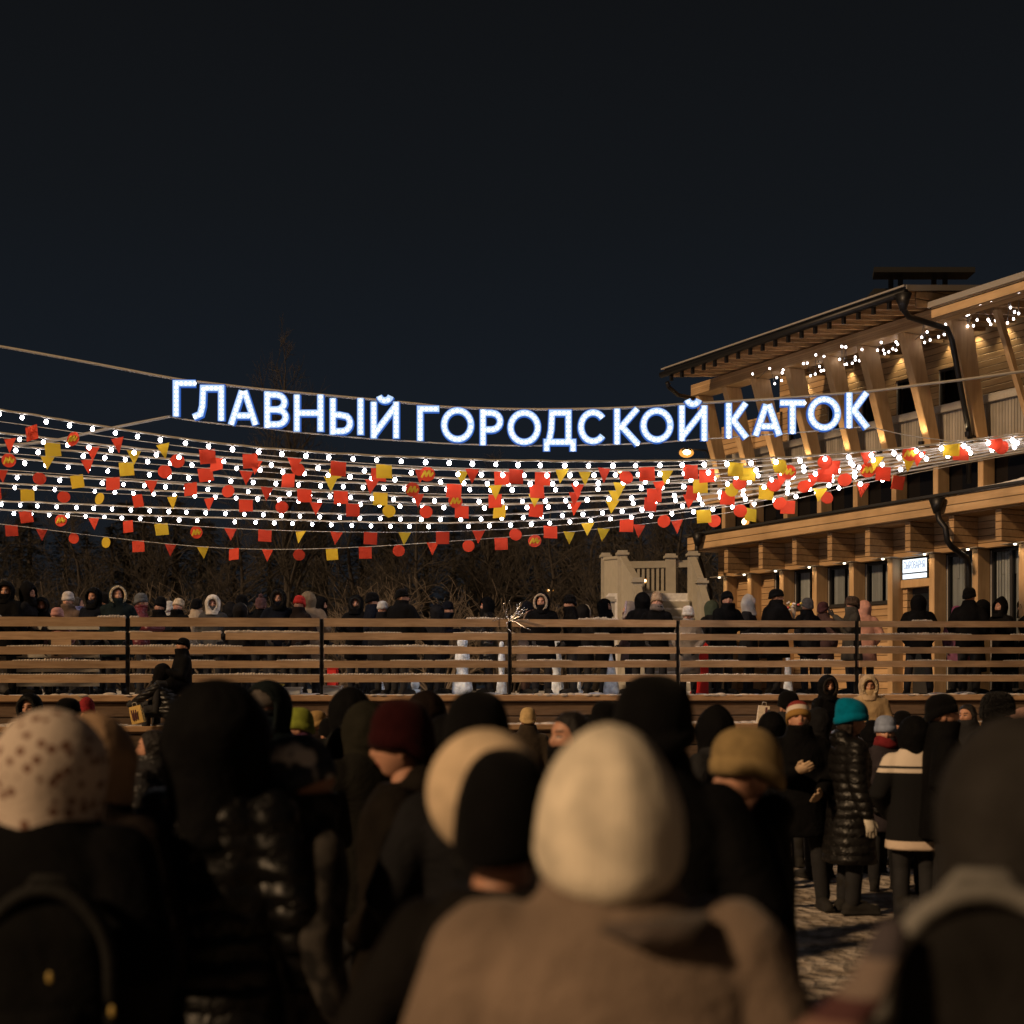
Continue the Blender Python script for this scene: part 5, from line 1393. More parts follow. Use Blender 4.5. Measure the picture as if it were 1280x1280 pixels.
# ---- on the platform, left to right
plat('person in big black hood at the left end of the fence', 7, 726, 170, ('hood', BLK), (BLK, 'coat', .6), bulk=1.12, arms=('rail', 'rail'))
plat('person in black peaked hood facing right beside the leftmost big hood', 36, 727, -80, ('hood', BLK, dict(peak=.05)), (CHAR, 'coat', .7), turn=-10)
plat('child in black fur edged hood looking over the top rail', 52, 746, 178, ('furhood', BLK, dict(rim=(.03, .028, .026))), (BLK, 'coat', .6), hw=1.5, arms=('rail', 'rail'))
plat('small child with pink hat whose face just clears the rail', 71, 759, 175, ('beanie', (.42, .22, .20)), ((.3, .16, .15), 'coat', .55), hw=1.2, hs=1.12)
plat('person in grey white beanie and brown jacket left of the lilac coat', 85, 739, 150, ('beanie', (.42, .38, .35)), ((.11, .075, .055), 'coat', .7), back=.5)
plat('person with dark hair in a lilac blue puffer jacket', 97, 746, -40, ('hair', (.02, .014, .01)), ((.13, .14, .27), 'puffer', .72), arms=('rail', 'rail'))
plat('tall person in black hood behind the lilac blue jacket', 117, 734, 165, ('hood', BLK), (NVY, 'coat', .7))
plat('man in black beanie facing left before the cream fur hood', 131, 741, 70, ('beanie', BLK), (BLK, 'coat', .8), turn=15, arms=('rail', 'pocket'))
plat('person in dark teal coat under a hood with bright cream fur arc', 147, 731, 178, ('furhood', (.008, .014, .016), dict(rim=(.62, .52, .36), open_a=58, rx=.13, rz=.155)), ((.008, .014, .016), 'coat', .6), bulk=1.1, back=.5, turn=12)
plat('person in maroon jacket and grey beanie facing right', 177, 741, -75, ('beanie', (.09, .095, .10)), ((.10, .014, .020), 'puffer', .76), turn=-10, arms=('rail', 'rail'))
plat('person in black pointed hat left of the cream beanie', 200, 745, 150, ('point', BLK), (BLK, 'coat', .7), pitch=-14)
plat('person with white collar glimpsed between the pointed hat and cream beanie', 212, 751, -30, ('beanie', (.5, .48, .45)), ((.4, .38, .35), 'coat', .7), back=.6)
plat('person in cream beanie and black jacket looking down', 223, 748, 160, ('beanie', (.46, .37, .26)), (BLK, 'coat', .7), pitch=-20, arms=('front', 'front'))
plat('person in dark hat with pale hood lying on the shoulders', 246, 748, -10, ('beanie', BLK), ((.35, .28, .2), 'fleece', .7), extra=[('scarf', (.4, .31, .22))])
plat('person in white knit hat with long flaps facing the rink side', 266, 743, 172, ('furhood', (.52, .47, .40), dict(rim=(.55, .5, .42), open_a=40)), ((.05, .05, .05), 'coat', .7))
plat('person in plain dark coat right of the white knit hat', 288, 752, 10, ('hood', CHAR), (CHAR, 'coat', .7))
plat('person in black beanie behind the grey hooded child', 302, 743, 20, ('beanie', BLK), (BLK, 'coat', .7), back=.7)
plat('child in dark hood edged with grey fur below a black beanie', 300, 753, 5, ('furhood', CHAR, dict(rim=(.22, .19, .16), open_a=60)), (CHAR, 'coat', .6), hw=1.4)
plat('person in plum brown knit hat and black jacket', 326, 743, 0, ('pom', (.085, .045, .045)), (BLK, 'coat', .75))
plat('tall person in black fur hood half turned right', 348, 736, -150, ('furhood', BLK, dict(rim=(.02, .018, .016))), (NVY, 'coat', .7), turn=-15)
plat('child with red and white knit hat behind the tan coat', 374, 744, 160, ('beanie', (.4, .03, .025)), ((.012, .008, .008), 'coat', .6), hw=1.5, back=.9)
plat('broad person in tan coat with hood up seen from behind', 385, 739, 5, ('hood', (.15, .115, .075)), ((.19, .14, .095), 'coat', .5), bulk=1.2)
plat('person in black jacket tucked behind the tan hood', 401, 745, -60, ('hood', BLK), (BLK, 'coat', .7), back=.6)
plat('person in black ear covering hood facing the camera right of the post', 445, 743, 175, ('furhood', BLK, dict(rim=(.016, .015, .014), open_a=40)), (BLK, 'coat', .62), arms=('rail', 'rail'))
plat('man in black beanie looking right at the grey hatted child', 466, 740, -95, ('beanie', BLK), (NVY, 'coat', .8), arms=('front', 'pocket'))
plat('child in whitish patterned hat between two men in black', 478, 751, 150, ('beanie', (.4, .4, .4)), (CHAR, 'coat', .6), hw=1.45, back=.8)
plat('very broad man in black flat cap and wide black coat', 503, 736, -30, ('cap', BLK), (BLK, 'coat', .55), bulk=1.3, turn=-45, arms=('down_out', 'down_out'))
plat('shorter person in dark hood left of the navy hat', 547, 755, -60, ('hood', CHAR), (CHAR, 'coat', .6), hw=1.6)
plat('person in navy hat bending towards the right', 560, 751, -100, ('beanie', NVY), (NVY, 'coat', .66), lean=.25, arms=('front', 'front'))
plat('person in black hood facing left beside the tinsel branches', 608, 746, 85, ('hood', BLK), (BLK, 'puffer', .6), arms=('front', 'front'))
plat('person in taupe coat and navy hat looking down right of the tinsel', 660, 751, -90, ('point', NVY), ((.17, .13, .105), 'coat', .42), turn=-10, pitch=-15, arms=('front', 'front'), trousers=(.09, .05, .035))
plat('person in black parka under a wide light fur hood ring', 677, 740, 176, ('furhood', BLK, dict(rim=(.42, .34, .25), open_a=52, rx=.135, rz=.165)), (BLK, 'coat', .6), bulk=1.1, arms=('front', 'pocket'), back=.4)
plat('man with moustache in black beanie facing left', 712, 743, 110, ('beanie', BLK), (BLK, 'coat', .8), arms=('pocket', 'pocket'))
plat('person under white edged hood behind the man with moustache', 729, 755, -40, ('furhood', CHAR, dict(rim=(.5, .48, .45), open_a=60)), (CHAR, 'coat', .6), back=.6)
plat('woman with long dark hair in black facing right', 756, 748, -110, ('hood', BLK, dict(open_a=50)), (BLK, 'coat', .5), pitch=-10, arms=('front', 'front'))
plat('person in grey beanie with pale lilac rim turned left', 787, 751, 60, ('furhood', (.22, .2, .2), dict(rim=(.42, .38, .5), open_a=58)), ((.09, .06, .06), 'coat', .6), pitch=-12)
plat('tall person in black hood with back turned before the stair', 803, 740, 10, ('hood', BLK), (BLK, 'coat', .5), back=.5)
plat('person in beige beanie and grey scarf looking down', 821, 739, 175, ('point', (.28, .2, .13)), (BLK, 'coat', .6), pitch=-18, extra=[('scarf', (.13, .11, .10))], arms=('front', 'pocket'))
plat('small child in tall white beanie peeking over the rail', 860, 757, 178, ('big', (.68, .62, .53), dict(top=.205)), ((.19, .16, .13), 'coat', .42), hw=1.36, hs=1.1, extra=[('scarf', (.35, .3, .26))])
plat('person in dull green hood behind the man leaning on the rail', 889, 750, 20, ('hood', (.045, .06, .045)), (CHAR, 'coat', .6), back=.6)
plat('man in black beanie leaning his forearms on the top rail', 909, 739, -160, ('beanie', BLK), (BLK, 'coat', .8), lean=.22, pitch=-20, turn=-25, arms=('rail', 'rail'), bulk=1.15)
plat('person in pale grey peaked hood facing right', 937, 743, -100, ('hood', (.36, .34, .32), dict(peak=.04)), (CHAR, 'coat', .5), arms=('front', 'front'))
plat('heavy man in black flat cap resting an arm along the rail', 971, 736, -60, ('flat', BLK), (BLK, 'coat', .6), bulk=1.32, turn=-25, arms=('side', 'rail'))
plat('person in grey knit hat seen from behind by the flowers', 1009, 747, 15, ('beanie', (.13, .12, .115)), (CHAR, 'coat', .7))
plat('person in dark plum hat right of the grey knit hat', 1029, 752, -30, ('beanie', (.05, .022, .028)), ((.05, .03, .03), 'coat', .6))
plat('person in brown fur hat and olive coat facing left', 1065, 745, 95, ('fur', (.075, .05, .035)), ((.055, .05, .042), 'coat', .6), arms=('phone', 'front'))
plat('person in pale pink hooded coat behind the brown fur hat', 1080, 750, -20, ('hood', (.5, .27, .22)), ((.42, .22, .17), 'coat', .5), back=.5)
plat('lone person in black hood seen from behind before the shop door', 1148, 743, 2, ('hood', BLK), (BLK, 'coat', .72), bulk=1.12, legs='wide', arms=('pocket', 'pocket'), trousers=(.01, .011, .016))
plat('child holding purple flowers left of the man in black beanie', 1196, 757, 150, ('beanie', (.17, .05, .11)), ((.2, .08, .13), 'coat', .6), hw=1.4, back=.3)
plat('man in black beanie with shaved neck near the right end', 1212, 734, -20, ('beanie', BLK), (BLK, 'coat', .75), turn=-30)
plat('person in black hood leaning right towards the pointed hood', 1229, 749, -70, ('hood', BLK), (BLK, 'coat', .4), lean=.28, arms=('front', 'front'))
plat('person in black pointed hood hanging an arm over the rail', 1250, 746, 110, ('hood', BLK, dict(peak=.06)), (BLK, 'coat', .4), lean=.2, arms=('rail', 'rail'))
plat('person in dark coat cut by the right edge behind the fence', 1280, 748, 60, ('hood', CHAR), (CHAR, 'coat', .6))
# ---- seated and climbing on the terrace
person('person in black cap sitting on the deck edge before the fence', 229, 797, 20.75, DECK, 120, ('front', 'front'), (BLK, 'coat', .85), hat=('cap', BLK), legs='seat', turn=10, pitch=-12)
person('person in black striped puffer crouching on the deck edge by the fence', 203, 829, 20.6, DECK - .35, 70, ('reach', 'reach'), (BLK, 'shiny', .8), hat=('hood', BLK), legs='seat', lean=.5, pitch=-15)
person('woman in black hood smiling in front of the lowest fence plank', 1035, 843, 19.4, .98, -150, ('lap', 'lap'), (BLK, 'coat', .7), hat=('furhood', BLK, dict(rim=(.02, .016, .014), open_a=44)), legs='seat', turn=-20)
person('person in beige coat and cream fur hood stretching one arm', 1086, 843, 19.5, .98, 175, ('lap', 'down_out'), ((.36, .26, .15), 'coat', .72), hat=('furhood', (.4, .3, .2), dict(rim=(.5, .4, .27), open_a=46)), legs='seat', bulk=1.1, glove=(.4, .28, .16))
# ---- on the snow below, far to near
gp = dict(group='people standing on the snow below the terrace')
person('person with dark hood and lit face at the far left under the terrace', 37, 866, 15.0, 0, 165, hat=('furhood', BLK, dict(rim=(.02, .02, .02))), turn=10, **gp)
person('person in black beanie behind the spotted hood', 86, 872, 12.5, 0, -60, hat=('beanie', BLK), extra=[('scarf', (.2, .15, .13))], **gp)
person('child in dark red patterned pointed hat against the terrace wall', 108, 871, 17.0, 0, 170, hat=('point', (.2, .02, .02), dict(mat='redpattern')), coat=((.12, .02, .02), 'coat', .6), **gp)
person('small person in long maroon coat beside the spotted hood', 150, 926, 15.5, 0, 20, hat=('hood', (.09, .012, .014)), coat=((.09, .012, .014), 'coat', .35), **gp)
person('child with red mittens in black by the terrace wall', 166, 944, 17.5, 0, 160, hat=('beanie', (.25, .03, .03)), coat=(BLK, 'coat', .6), hs=1.1, glove=(.3, .03, .03), **gp)
person('dark haired person in shiny silver black puffer left of the tall black hood', 190, 912, 8.6, 0, 75, hat=('hair', (.012, .01, .01)), coat=((.02, .02, .022), 'puffer', .5), bulk=1.12, vox=.016, folds=.02, turn=10, **gp)
person('man in cap with hood up and black face mask facing the camera', 333, 850, 8.2, 0, 158, hat=('hood', (.006, .009, .010), dict(under=(.08, .07, .065), open_a=56)), coat=((.006, .011, .013), 'coat', .6), extra=[('mask', BLK)], turn=-6, bulk=1.1, vox=.016, **gp)
person('child in lime green beanie wrapped in a purple pattern scarf', 372, 884, 10.0, 0, 100, hat=('beanie', (.22, .26, .04)), coat=((.05, .05, .03), 'coat', .6), extra=[('scarf', (.22, .07, .15))], **gp)
person('person with pale hat beside the lime green beanie', 397, 888, 13.5, 0, -50, hat=('beanie', (.34, .22, .09)), coat=(BRN, 'coat', .6), **gp)
person('person in black hood and charcoal jacket with a small backpack', 438, 859, 8.8, 0, 5, hat=('hood', BLK), coat=((.014, .0145, .014), 'coat', .7), vox=.016, **gp)
person('person with cream knit hat and dark tweed coat near the terrace', 660, 884, 15.5, 0, 0, hat=('beanie', (.50, .36, .18), dict(brim=.03)), coat=((.035, .026, .018), 'fleece', .6), **gp)
person('yellow lit face half hidden left of the tall black beanie', 757, 876, 9.0, 0, 150, hat=('beanie', BLK), coat=(BLK, 'coat', .6), **gp)
person('dark haired woman looking left behind the white beanie', 712, 889, 6.6, 0, 120, hat=('hair', (.010, .008, .008)), coat=(BLK, 'coat', .6), vox=.018, **gp)
person('hooded figure in black behind the tan beanie', 893, 882, 9.5, 0, 40, hat=('hood', BLK, dict(peak=.03)), **gp)
person('person in black beanie directly behind the red striped hat', 985, 863, 14.0, 0, 20, hat=('beanie', BLK), **gp)
person('young man in red white and mustard striped beanie looking down', 998, 877, 11.4, 0, 178, ('lap', 'front'), hat=('beanie', (1, 1, 1), dict(mat='hatbands', brim=.05, top=.18)), coat=(BLK, 'coat', .62), pitch=-24, legs='wide', vox=.018, glove=(.42, .3, .2), bulk=1.08, **gp)
person('woman in bright teal beanie and long shiny black puffer facing right', 1066, 870, 11.15, 0, -84, ('bag', 'bag'), hat=('big', (.0, .15, .26), dict(slouch=.045, top=.215, r=.118, hair=(.02, .012, .009))), coat=((.007, .0065, .0065), 'shiny', .42), bulk=1.1, vox=.016, folds=.014, turn=-4, glove=(.55, .5, .42), pitch=4, collar=2, **gp)
person('child in pale blue beanie and red scarf facing the camera', 1107, 894, 12.4, 0, 172, hat=('beanie', (.24, .29, .42)), coat=((.03, .025, .03), 'coat', .6), extra=[('scarf', (.17, .02, .025))], hs=1.06, vox=.018, **gp)
person('person in black hood above a white shouldered jacket seen from behind', 1143, 894, 10.4, 0, -10, hat=('hood', BLK), coat=((1, 1, 1), 'whiteyoke', .66), bulk=1.05, vox=.016, **gp)
person('man in black beanie in profile beside the white shouldered jacket', 1178, 867, 10.2, 0, -100, hat=('beanie', BLK, dict(top=.165)), coat=(BLK, 'coat', .7), vox=.018, pitch=-8, **gp)
person('person with dark hair low behind the grey hood at right', 1209, 880, 14.0, 0, 130, hat=('hair', (.01, .008, .008)), **gp)
person('person in round black fur hat beside the right edge', 1248, 864, 10.8, 0, -60, hat=('fur', BLK), coat=(BLK, 'coat', .6), **gp)
person('person in pinkish hood at the very right edge', 1279, 884, 12.0, 0, 60, hat=('hood', (.28, .17, .14)), coat=((.2, .13, .11), 'coat', .6), **gp)
person('person in brown hood behind the tall maroon beanie', 532, 863, 9.5, 0, 20, hat=('hood', (.010, .006, .005)), coat=(BRN, 'coat', .6), **gp)
person('person in dark olive hood left of the maroon beanie', 458, 876, 7.4, 0, 30, hat=('hood', (.016, .015, .011)), coat=((.009, .0085, .007), 'coat', .6), vox=.018, **gp)
for lb, px, top, Y, hd, ht, ct in (
    ('person in black hood between the striped beanie and tan beanie', 965, 889, 12.6, -30, ('hood', BLK), (BLK, 'coat', .55)),
    ('dark figure in charcoal hood right behind the striped beanie', 1022, 884, 13.2, 30, ('hood', CHAR), (BLK, 'coat', .5)),
    ('dark figure glimpsed between the teal beanie and pale blue beanie', 1090, 900, 13.6, 10, ('hood', BLK), (BLK, 'coat', .45)),
    ('person in black beanie behind the pale blue beanie', 1128, 888, 14.2, 160, ('beanie', BLK), (BLK, 'coat', .5)),
    ('dark figure in navy hood behind the man in profile', 1165, 893, 12.2, -20, ('hood', NVY), (NVY, 'coat', .5)),
    ('dark hooded figure left of the tall black beanie', 735, 893, 8.4, 20, ('hood', CHAR), (BLK, 'coat', .5)),
    ('dark hooded figure between the maroon and round black hats', 560, 893, 6.8, -20, ('hood', BLK), (BLK, 'coat', .5)),
    ('dark figure in black hat just right of the lime beanie', 412, 897, 11.5, 40, ('beanie', BLK), (BLK, 'coat', .5)),
    ('person in brown beanie low between the spotted hood and black hood', 215, 905, 11.0, 150, ('beanie', BRN), (BLK, 'coat', .5))):
    person(lb, px, top, Y, 0, hd, ('pocket', 'pocket'), ct, hat=ht, **gp)
# ---- foreground, out of focus
fgk = dict(group='people in the blurred foreground', vox=.014)
person('person in tall black beanie with bare neck and ear right of centre', 818, 843, 4.25, 0, -6, hat=('big', BLK, dict(r=.118, bot=-.025, top=.18)), coat=(BLK, 'coat', .6), turn=-14, bulk=1.12, **fgk)
person('person in round black hat behind the cream and black hat', 596, 862, 4.6, 0, 5, hat=('big', BLK, dict(r=.112, bot=-.05)), coat=(CHAR, 'coat', .6), extra=[('scarf', (.06, .05, .045))], **fgk)
person('person in maroon beanie facing left in dark brown coat', 500, 873, 5.2, 0, 84, hat=('big', (.022, .0035, .0045), dict(r=.108, bot=.0, back=.09)), coat=((.009, .007, .0055), 'coat', .5), bulk=1.15, turn=12, collar=2, **fgk)
person('person in navy hat with white patches and grey camouflage jacket', 372, 918, 4.5, 0, -62, hat=('big', (1, 1, 1), dict(mat='patches', r=.115, bot=-.01, top=.17)), arms=('down', 'down'), coat=((1, 1, 1), 'camo', .55), turn=-20, pitch=-14, lean=.06, **fgk)
person('tall person in black hood and glossy black puffer left of centre', 272, 849, 4.35, 0, -10, ('down', 'down'), hat=('hood', BLK, dict(rx=.15, ry=.155, rz=.165, drop=.34)), coat=((.003, .003, .0035), 'shiny', .5), bulk=.98, folds=.02, **dict(fgk, vox=.012))
person('person in white hood with brown spots above a black coat', 66, 886, 3.55, 0, -12, hat=('hood', (1, 1, 1), dict(mat='leopard', rx=.125, ry=.135, rz=.145, drop=.21, flare=1.6)), coat=((.0025, .0025, .003), 'coat', .5), bulk=1.2, turn=-14, **dict(fgk, vox=.012))
person('person in plain tan hood half hidden behind the spotted hood', 118, 891, 4.2, 0, -20, hat=('hood', (.36, .24, .15), dict(rx=.115, ry=.13, drop=.24)), coat=((.012, .009, .008), 'coat', .6), **fgk)
person('person in mustard tan beanie looking left in a black jacket', 930, 908, 4.7, 0, 84, hat=('big', (.25, .18, .085), dict(r=.112, bot=.012, top=.185, back=.06)), coat=((.003, .003, .0035), 'coat', .5), turn=12, bulk=1.12, collar=2, **fgk)
person('person in cream and black hat with a bare neck before the white beanie', 634, 934, 2.62, 0, -18, hat=('big', BLK, dict(r=.096, bot=-.07, top=.135, brim=0, back=.02)), coat=((.007, .0062, .006), 'coat', .5), turn=-8, lean=.04, bulk=.82, collar=0, **dict(fgk, vox=.012))
person('person in thick white beanie and brown fleece coat at the centre front', 760, 904, 2.34, 0, 0, hat=('big', (.66, .59, .48), dict(r=.130, bot=-.072, top=.178, egg=1)), coat=((.175, .13, .10), 'fleece', .5), bulk=1.3, **dict(fgk, vox=.012))
person('person in charcoal hood at the lower right edge wearing a backpack', 1278, 892, 2.40, 0, -8, hat=('hood', (.026, .024, .023), dict(rx=.132, ry=.15, rz=.175, drop=.34, flare=.6)), coat=((.022, .021, .020), 'coat', .5), bulk=.98, **dict(fgk, vox=.012))

kp = [o for o in COL.objects if o.get('label', '').startswith('person in thick white beanie')][0]
bm = bmesh.new(); tube(bm, [(-.01, -.15, 1.455), (.04, -.17, 1.45), (.10, -.15, 1.45), (.14, -.10, 1.46)], [.02, .04, .045, .03], 12, True, .55)
obj('lowered_hood', fuse(bm, .012, 3), M['fleece'], kp, (.075, .058, .05))
# ================================================================ small things
def fg_part(name, me, mat, root, color=None): return obj(name, me, M[mat], root, color)
# pale fleece crescent of the cream and black hat (the hat's turned-up lining)
for o in list(COL.objects):
    if o.get('label', '').startswith('person in cream and black hat'):
        hat = [c for c in o.children if c.name.startswith('hat')][0]
        bm = bmesh.new(); ellipsoid(bm, (-.066, .035, .042), (.122, .10, .128), 28, 20)
        ln = obj('lining', mesh_of(bm, True), M['knit'], o, (.60, .47, .33)); ln.matrix_local = hat.matrix_local
def backpack(label, px, py, Y, rz, size, col, trim, tilt=0):
    r = empty('backpack', P(px, py, Y), rz); tag(r, label, 'backpack')
    w_, d_, h_ = size; bm = bmesh.new()
    loft(bm, [(0, 0, -h_, w_*.9, d_*.8), (0, 0, -h_*.5, w_, d_), (0, 0, 0, w_*.98, d_), (0, 0, h_*.6, w_*.9, d_*.9), (0, .02, h_*.9, w_*.6, d_*.6), (0, .02, h_, w_*.2, d_*.3)], 24, 3)
    obj('body', fuse(bm, .012, 4), M['coat'], r, col)
    bm = bmesh.new(); loft(bm, [(0, -d_*.95, -h_*.8, w_*.7, .04), (0, -d_*.98, -h_*.45, w_*.75, .06), (0, -d_*.95, -h_*.12, w_*.65, .04)], 18, 3); obj('pocket', fuse(bm, .012, 3), M['coat'], r, col)
    bm = bmesh.new(); tube(bm, [(w_*.97*math.cos(a), -.5*d_, h_*(.15 + .88*math.sin(a)) if math.sin(a) > 0 else -h_*.5) for a in [math.pi*k/16 for k in range(17)]], .016, 8); obj('piping', mesh_of(bm, True), M['cloth'], r, trim)
    for sx in (1, -1):
        bm = bmesh.new(); tube(bm, [(sx*w_*.40, .02, h_*.70), (sx*w_*.45, d_*.7, h_*.84), (sx*w_*.48, d_*1.6, h_*.78)], .024, 8, True, .4); obj('strap', mesh_of(bm, True), M['cloth'], r, trim)
    bm = bmesh.new(); tube(bm, [(-.05, 0, h_*.98), (-.03, -.01, h_*1.12), (.03, -.01, h_*1.12), (.05, 0, h_*.98)], .012, 8); obj('handle', mesh_of(bm, True), M['cloth'], r, trim)
    return r
backpack('dark backpack with pale grey piping at the lower right edge', 1225, 1284, 2.1, -.15, (.15, .085, .20), (.012, .011, .0105), (.17, .165, .155))
backpack('black backpack on the back of the spotted hood person', 62, 1235, 3.2, .05, (.15, .09, .22), (.003, .003, .003), (.004, .004, .004))
backpack('small black backpack on the charcoal jacket near the terrace', 440, 945, 8.55, 0, (.14, .08, .18), BLK, CHAR)
bp_ = [o for o in COL.objects if o.get('label', '').startswith('black backpack on the back')][0]
for px, py in ((62, 1222), (140, 1264)):
    q = P(px, py, 3.07) - bp_.location; bm = bmesh.new(); ellipsoid(bm, Matrix.Rotation(-.05, 4, 'Z') @ q, (.007, .005, .013), 8, 6)
    obj('yellow_glint', mesh_of(bm, True), plain('glint_yellow', (.42, .30, .08), rough=.5), bp_)  # small yellow blobs that paint two glints on the pack
# scarf-like striped textile at the lower right
bm = bmesh.new(); r = empty('striped_scarf', P(1028, 1285, 2.0)); tag(r, 'orange and pale pink scarf in front of the backpack at the lower right', 'scarf')
tube(bm, [(.10, .02, .13), (.06, -.02, .06), (-.0, -.03, -.0), (-.08, -.02, -.06), (-.13, .0, -.16)], [.028, .034, .042, .042, .04], 14, True, .6)
obj('cloth_roll', fuse(bm, .012, 2), bands_mat('scarf_bands', 'Z', [(0, (.22, .06, .025)), (-.03, (.17, .10, .08)), (.02, (.07, .03, .03)), (.05, (.17, .13, .11)), (.10, (.06, .05, .055))]), r)
# ice figures on the platform: stacked lathe blocks of clear, snowy ice
M['ice'] = cloth_mat('snowy_ice', color=(.74, .82, .90), rough=.28, scale=26, bump=1.0, var=.45, bigscale=9, big=.6, spec=.6)
def ice(px, top, wpx, prof, label):
    Y = fl(px).y + 2.6; g = P(px, HZ, Y); h = HC + (HZ - top) / F * Y - DECK; w_ = wpx / 2 / F * Y
    r = empty('ice_figure', (g.x, Y, DECK - .02)); tag(r, label, 'ice sculpture', 'ice figures behind the fence')
    bm = bmesh.new(); loft(bm, [(0, 0, z * h * .36, m_ * w_, m_ * w_) for z, m_ in ((0, 1), (.3, 1.02), (.8, .9), (1, .7))], 18, 3); obj('base_block', fuse(bm, .03, 2), M['ice'], r)
    bm = bmesh.new(); loft(bm, [(0, 0, h * (.34 + .66 * z), m_ * w_, m_ * w_) for z, m_ in prof], 18); obj('carved_body', fuse(bm, .025, 1), M['ice'], r)
VASE = ((0, .62), (.15, .55), (.3, .75), (.55, .72), (.75, .45), (.9, .55), (1, .4))
CONE = ((0, .7), (.25, .6), (.5, .45), (.75, .28), (1, .08))
ice(472, 832, 22, CONE, 'low pale ice cone behind the man facing right'); ice(519, 845, 15, VASE, 'small ice block between the legs of the wide black coat')
ice(578, 796, 26, VASE, 'tall carved ice vase between the navy hat and black hood'); ice(627, 800, 13, VASE, 'slim ice pillar left of the fence post with tinsel')
ice(696, 800, 18, VASE, 'carved ice pillar right of the fur hood ring'); ice(724, 845, 10, CONE, 'small ice cone behind the man with moustache')
ice(764, 812, 20, CONE, 'pointed ice figure by the woman with long dark hair'); ice(985, 818, 12, VASE, 'pale bluish ice pillar behind the heavy man')
# tinsel branches tied to a fence post
p = fl(637, -.05); r = empty('tinsel_branch', (p.x, p.y, flz(637, 776).z)); tag(r, 'glittering silver tinsel branches tied to the middle fence post', 'decoration')
rd = random.Random(4); bm = bmesh.new(); bb = bmesh.new()
for k in range(16):
    d = Vector((rd.gauss(0, .5), rd.gauss(0, .2), rd.uniform(-.2, 1))).normalized(); a = Vector((0, 0, 0)); pts = [a]
    for s in range(4): d = (d + Vector((rd.gauss(0, .4), rd.gauss(0, .2), rd.gauss(0, .3)))).normalized(); a = a + d * rd.uniform(.05, .11); pts.append(a); ellipsoid(bb, a, (.012, .012, .012), 6, 4)
    tube(bm, pts, .006, 5)
obj('twigs', mesh_of(bm, True), plain('tinsel', (.65, .63, .6), rough=.25, metal=1.0), r)
# plain red board, sled-like, leaning behind the fence
p = fl(876, .9); r = empty('red_board', (p.x, p.y, DECK)); tag(r, 'bright red upright board behind the fence by the small white beanie', 'board')
bm = bmesh.new(); w_ = 9.5 / F * p.y; hz = flz(870, 800, .9).z - DECK
o = [(-w_*1.5, 0), (w_, 0), (w_*.98, hz*.9), (w_*.35, hz), (-w_*.2, hz*.72), (-w_*.55, hz*.3)]
rings_to_bm(bm, [[Vector((x, -.02, z)) for x, z in o], [Vector((x, .02, z)) for x, z in o]]); bmesh.ops.bevel(bm, geom=bm.edges[:], offset=.006, segments=1, affect='EDGES')
obj('panel', mesh_of(bm, False), M['redboard'] if 'redboard' in M else plain('red_plastic', (.62, .02, .015), rough=.4), r)
bm = bmesh.new(); tube(bm, [(-.05, .02, .1), (-.05, .3, .0)], .02, 8); tube(bm, [(.05, .02, .1), (.05, .3, .0)], .02, 8); obj('foot', mesh_of(bm, True), M['steel'], r)
def crate(name, px, pt, pb, wpx, d, color, label, cat):
    Y = fl(px, d).y; a = P(px, pb, Y); w_ = wpx / 2 / F * Y; h = (pb - pt) / F * Y
    r = empty(name, (a.x, Y, DECK)); tag(r, label, cat); bm = bmesh.new(); box(bm, -w_, w_, -.12, .12, 0, h); bmesh.ops.bevel(bm, geom=bm.edges[:], offset=.012, segments=2, affect='EDGES')
    m_ = plain(name + '_paint', color, rough=.6, bump=.1); obj('body', mesh_of(bm, False), m_, r)
    bm = bmesh.new(); box(bm, -w_*1.06, w_*1.06, -.13, .13, h + .002, h + .03); obj('lid', mesh_of(bm, False), m_, r)
crate('white_box', 366, 861, 868, 22, .35, (.6, .6, .58), 'low white box on the deck left of the second fence post', 'box')
crate('white_box', 415, 859, 868, 24, .35, (.6, .6, .58), 'low white box on the deck right of the second fence post', 'box')
crate('yellow_box', 351, 855, 866, 5, .45, (.6, .46, .03), 'small yellow carton standing beside the white box', 'box')
crate('red_crate', 416, 834, 866, 12, 1.1, (.6, .02, .015), 'red crate behind the fence right of the second post', 'crate')
# slatted grey bench behind the left end of the fence
p = fl(62, .42); r = empty('slatted_bench', (p.x, p.y, DECK)); tag(r, 'grey slatted bench with wooden panel behind the left end of the fence', 'bench')
hw_ = 62 / F * p.y
for (pt, pb) in ((783, 787), (818, 822), (836, 840), (853, 858)):
    z0, z1 = flz(62, pb, .42).z - DECK, flz(62, pt, .42).z - DECK
    bm = bmesh.new(); box(bm, -hw_*.9, hw_, -.02, .02, z0, z1); obj('slat', mesh_of(bm, False), M['greywood'], r)
for x in (-.8, .0, .75):
    bm = bmesh.new(); box(bm, x * hw_ - .03, x * hw_ + .03, .022, .07, 0, flz(62, 783, .42).z - DECK + .02); obj('leg', mesh_of(bm, False), M['steel'], r)
bm = bmesh.new(); box(bm, .05 * hw_, .45 * hw_, -.045, -.022, flz(62, 822, .42).z - DECK, flz(62, 792, .42).z - DECK); obj('panel', mesh_of(bm, False), M['rail'], r)
p = fl(10, .9); r = empty('grey_umbrella', (p.x, p.y, DECK)); tag(r, 'rounded grey cover behind the fence at the far left', 'cover')
bm = bmesh.new(); loft(bm, [(0, 0, 0, .42, .4), (0, 0, .6, .42, .4), (0, 0, .85, .36, .34), (0, 0, 1.0, .2, .2), (0, 0, 1.04, .05, .05)], 22); obj('fabric', fuse(bm, .03, 3), M['cloth'], r, (.16, .15, .14)); r.name = 'fabric_cover'
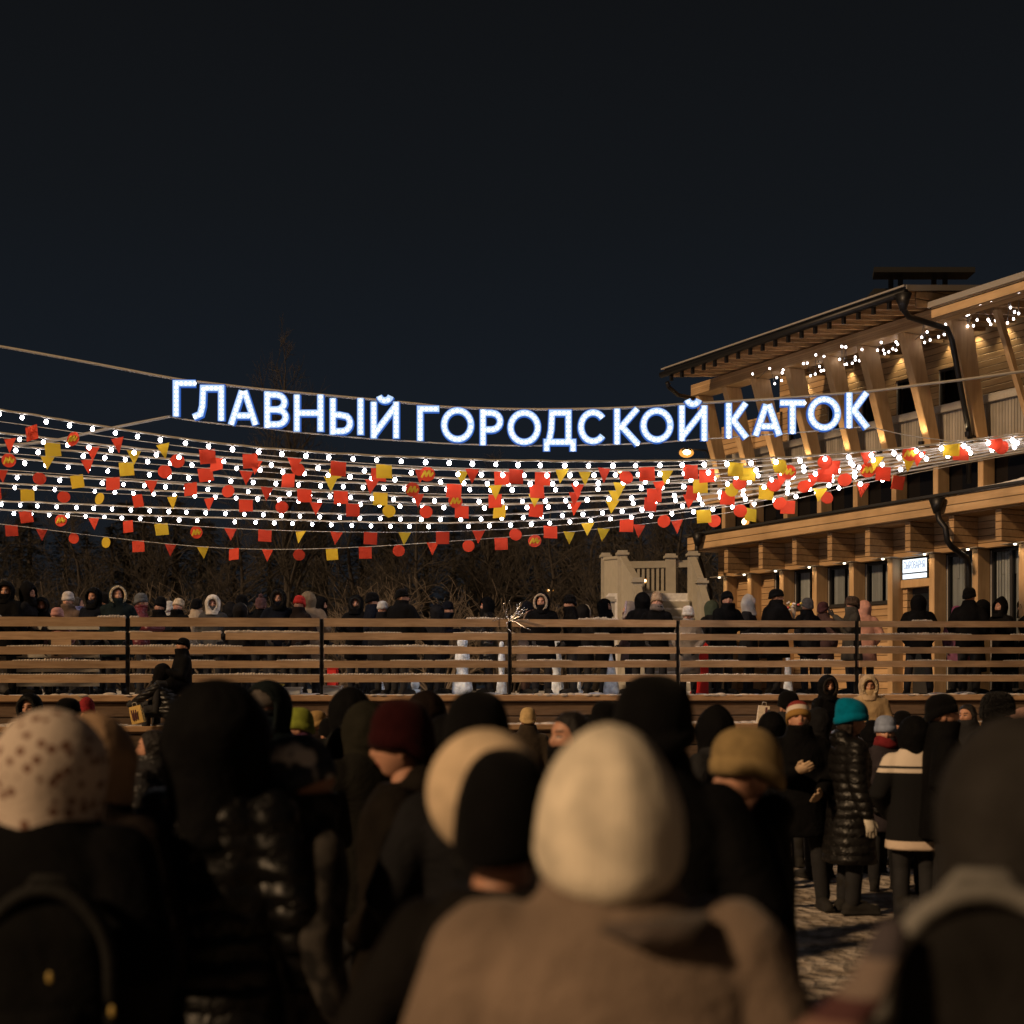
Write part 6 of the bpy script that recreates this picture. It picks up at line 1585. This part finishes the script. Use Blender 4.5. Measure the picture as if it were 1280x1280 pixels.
# yellow paper bag and white-red bag on the ledge
def paper_bag(px, pt, pb, wpx, Y, color, label, tilt, marks):
    a = P(px, pb, Y); w_ = wpx / 2 / F * Y; h = (pb - pt) / F * Y; r = empty('paper_bag', a); r.rotation_euler = (0, tilt, 0); tag(r, label, 'bag')
    bm = bmesh.new(); rings_to_bm(bm, [[Vector((x * s, y * s2, z)) for x, y in ((-w_, -.07), (w_, -.07), (w_, .07), (-w_, .07))] for z, s, s2 in ((0, 1, 1), (h * .5, 1.0, .9), (h, .96, .4))])
    obj('body', mesh_of(bm, False), plain('bag_paper', color, rough=.8, bump=.2, var=.15), r)
    bm = bmesh.new()
    for k, (x, z, ww, hh) in enumerate(marks): box(bm, w_ * (x - ww), w_ * (x + ww), -.078, -.0725, h * (z - hh), h * (z + hh))
    obj('print', mesh_of(bm, False), plain('bag_print', (.10, .03, .03), rough=.8), r)
    bm = bmesh.new(); tube(bm, [(-w_ * .4, 0, h * .98), (-w_ * .3, 0, h * 1.2), (w_ * .3, 0, h * 1.2), (w_ * .4, 0, h * .98)], .006, 6); obj('handle', mesh_of(bm, True), M['cable'], r)
paper_bag(174, 882, 904, 15, 20.2, (.55, .36, .10), 'yellow paper bag standing on the snowy ledge at left', -.25, [(-.55, .5, .12, .3), (-.2, .5, .1, .3), (.15, .5, .1, .28)])
paper_bag(953, 882, 904, 14, 20.6, (.60, .52, .42), 'white bag with red stripe standing on the ledge at right', .1, [(.3, .5, .18, .42)])
# flowers held by the heavy man
r = empty('bouquet', P(992, 757, fl(992).y + .35)); tag(r, 'small bright bouquet held over the rail by the heavy man', 'bouquet'); rd = random.Random(2)
for cc, nm in (((.7, .5, .1), 0), ((.65, .12, .1), 1), ((.6, .55, .5), 2)):
    bm = bmesh.new()
    for k in range(7): ellipsoid(bm, (rd.gauss(0, .05), rd.gauss(0, .04), rd.gauss(.02, .04)), (.024, .024, .02), 7, 5)
    obj('blossom', mesh_of(bm, True), plain('petals_%d' % nm, cc, rough=.7), r)
bm = bmesh.new(); tube(bm, [(0, 0, -.02), (.01, .02, -.2)], [.05, .02], 10); obj('wrap', mesh_of(bm, True), plain('bouquet_paper', (.5, .4, .3), rough=.7), r)
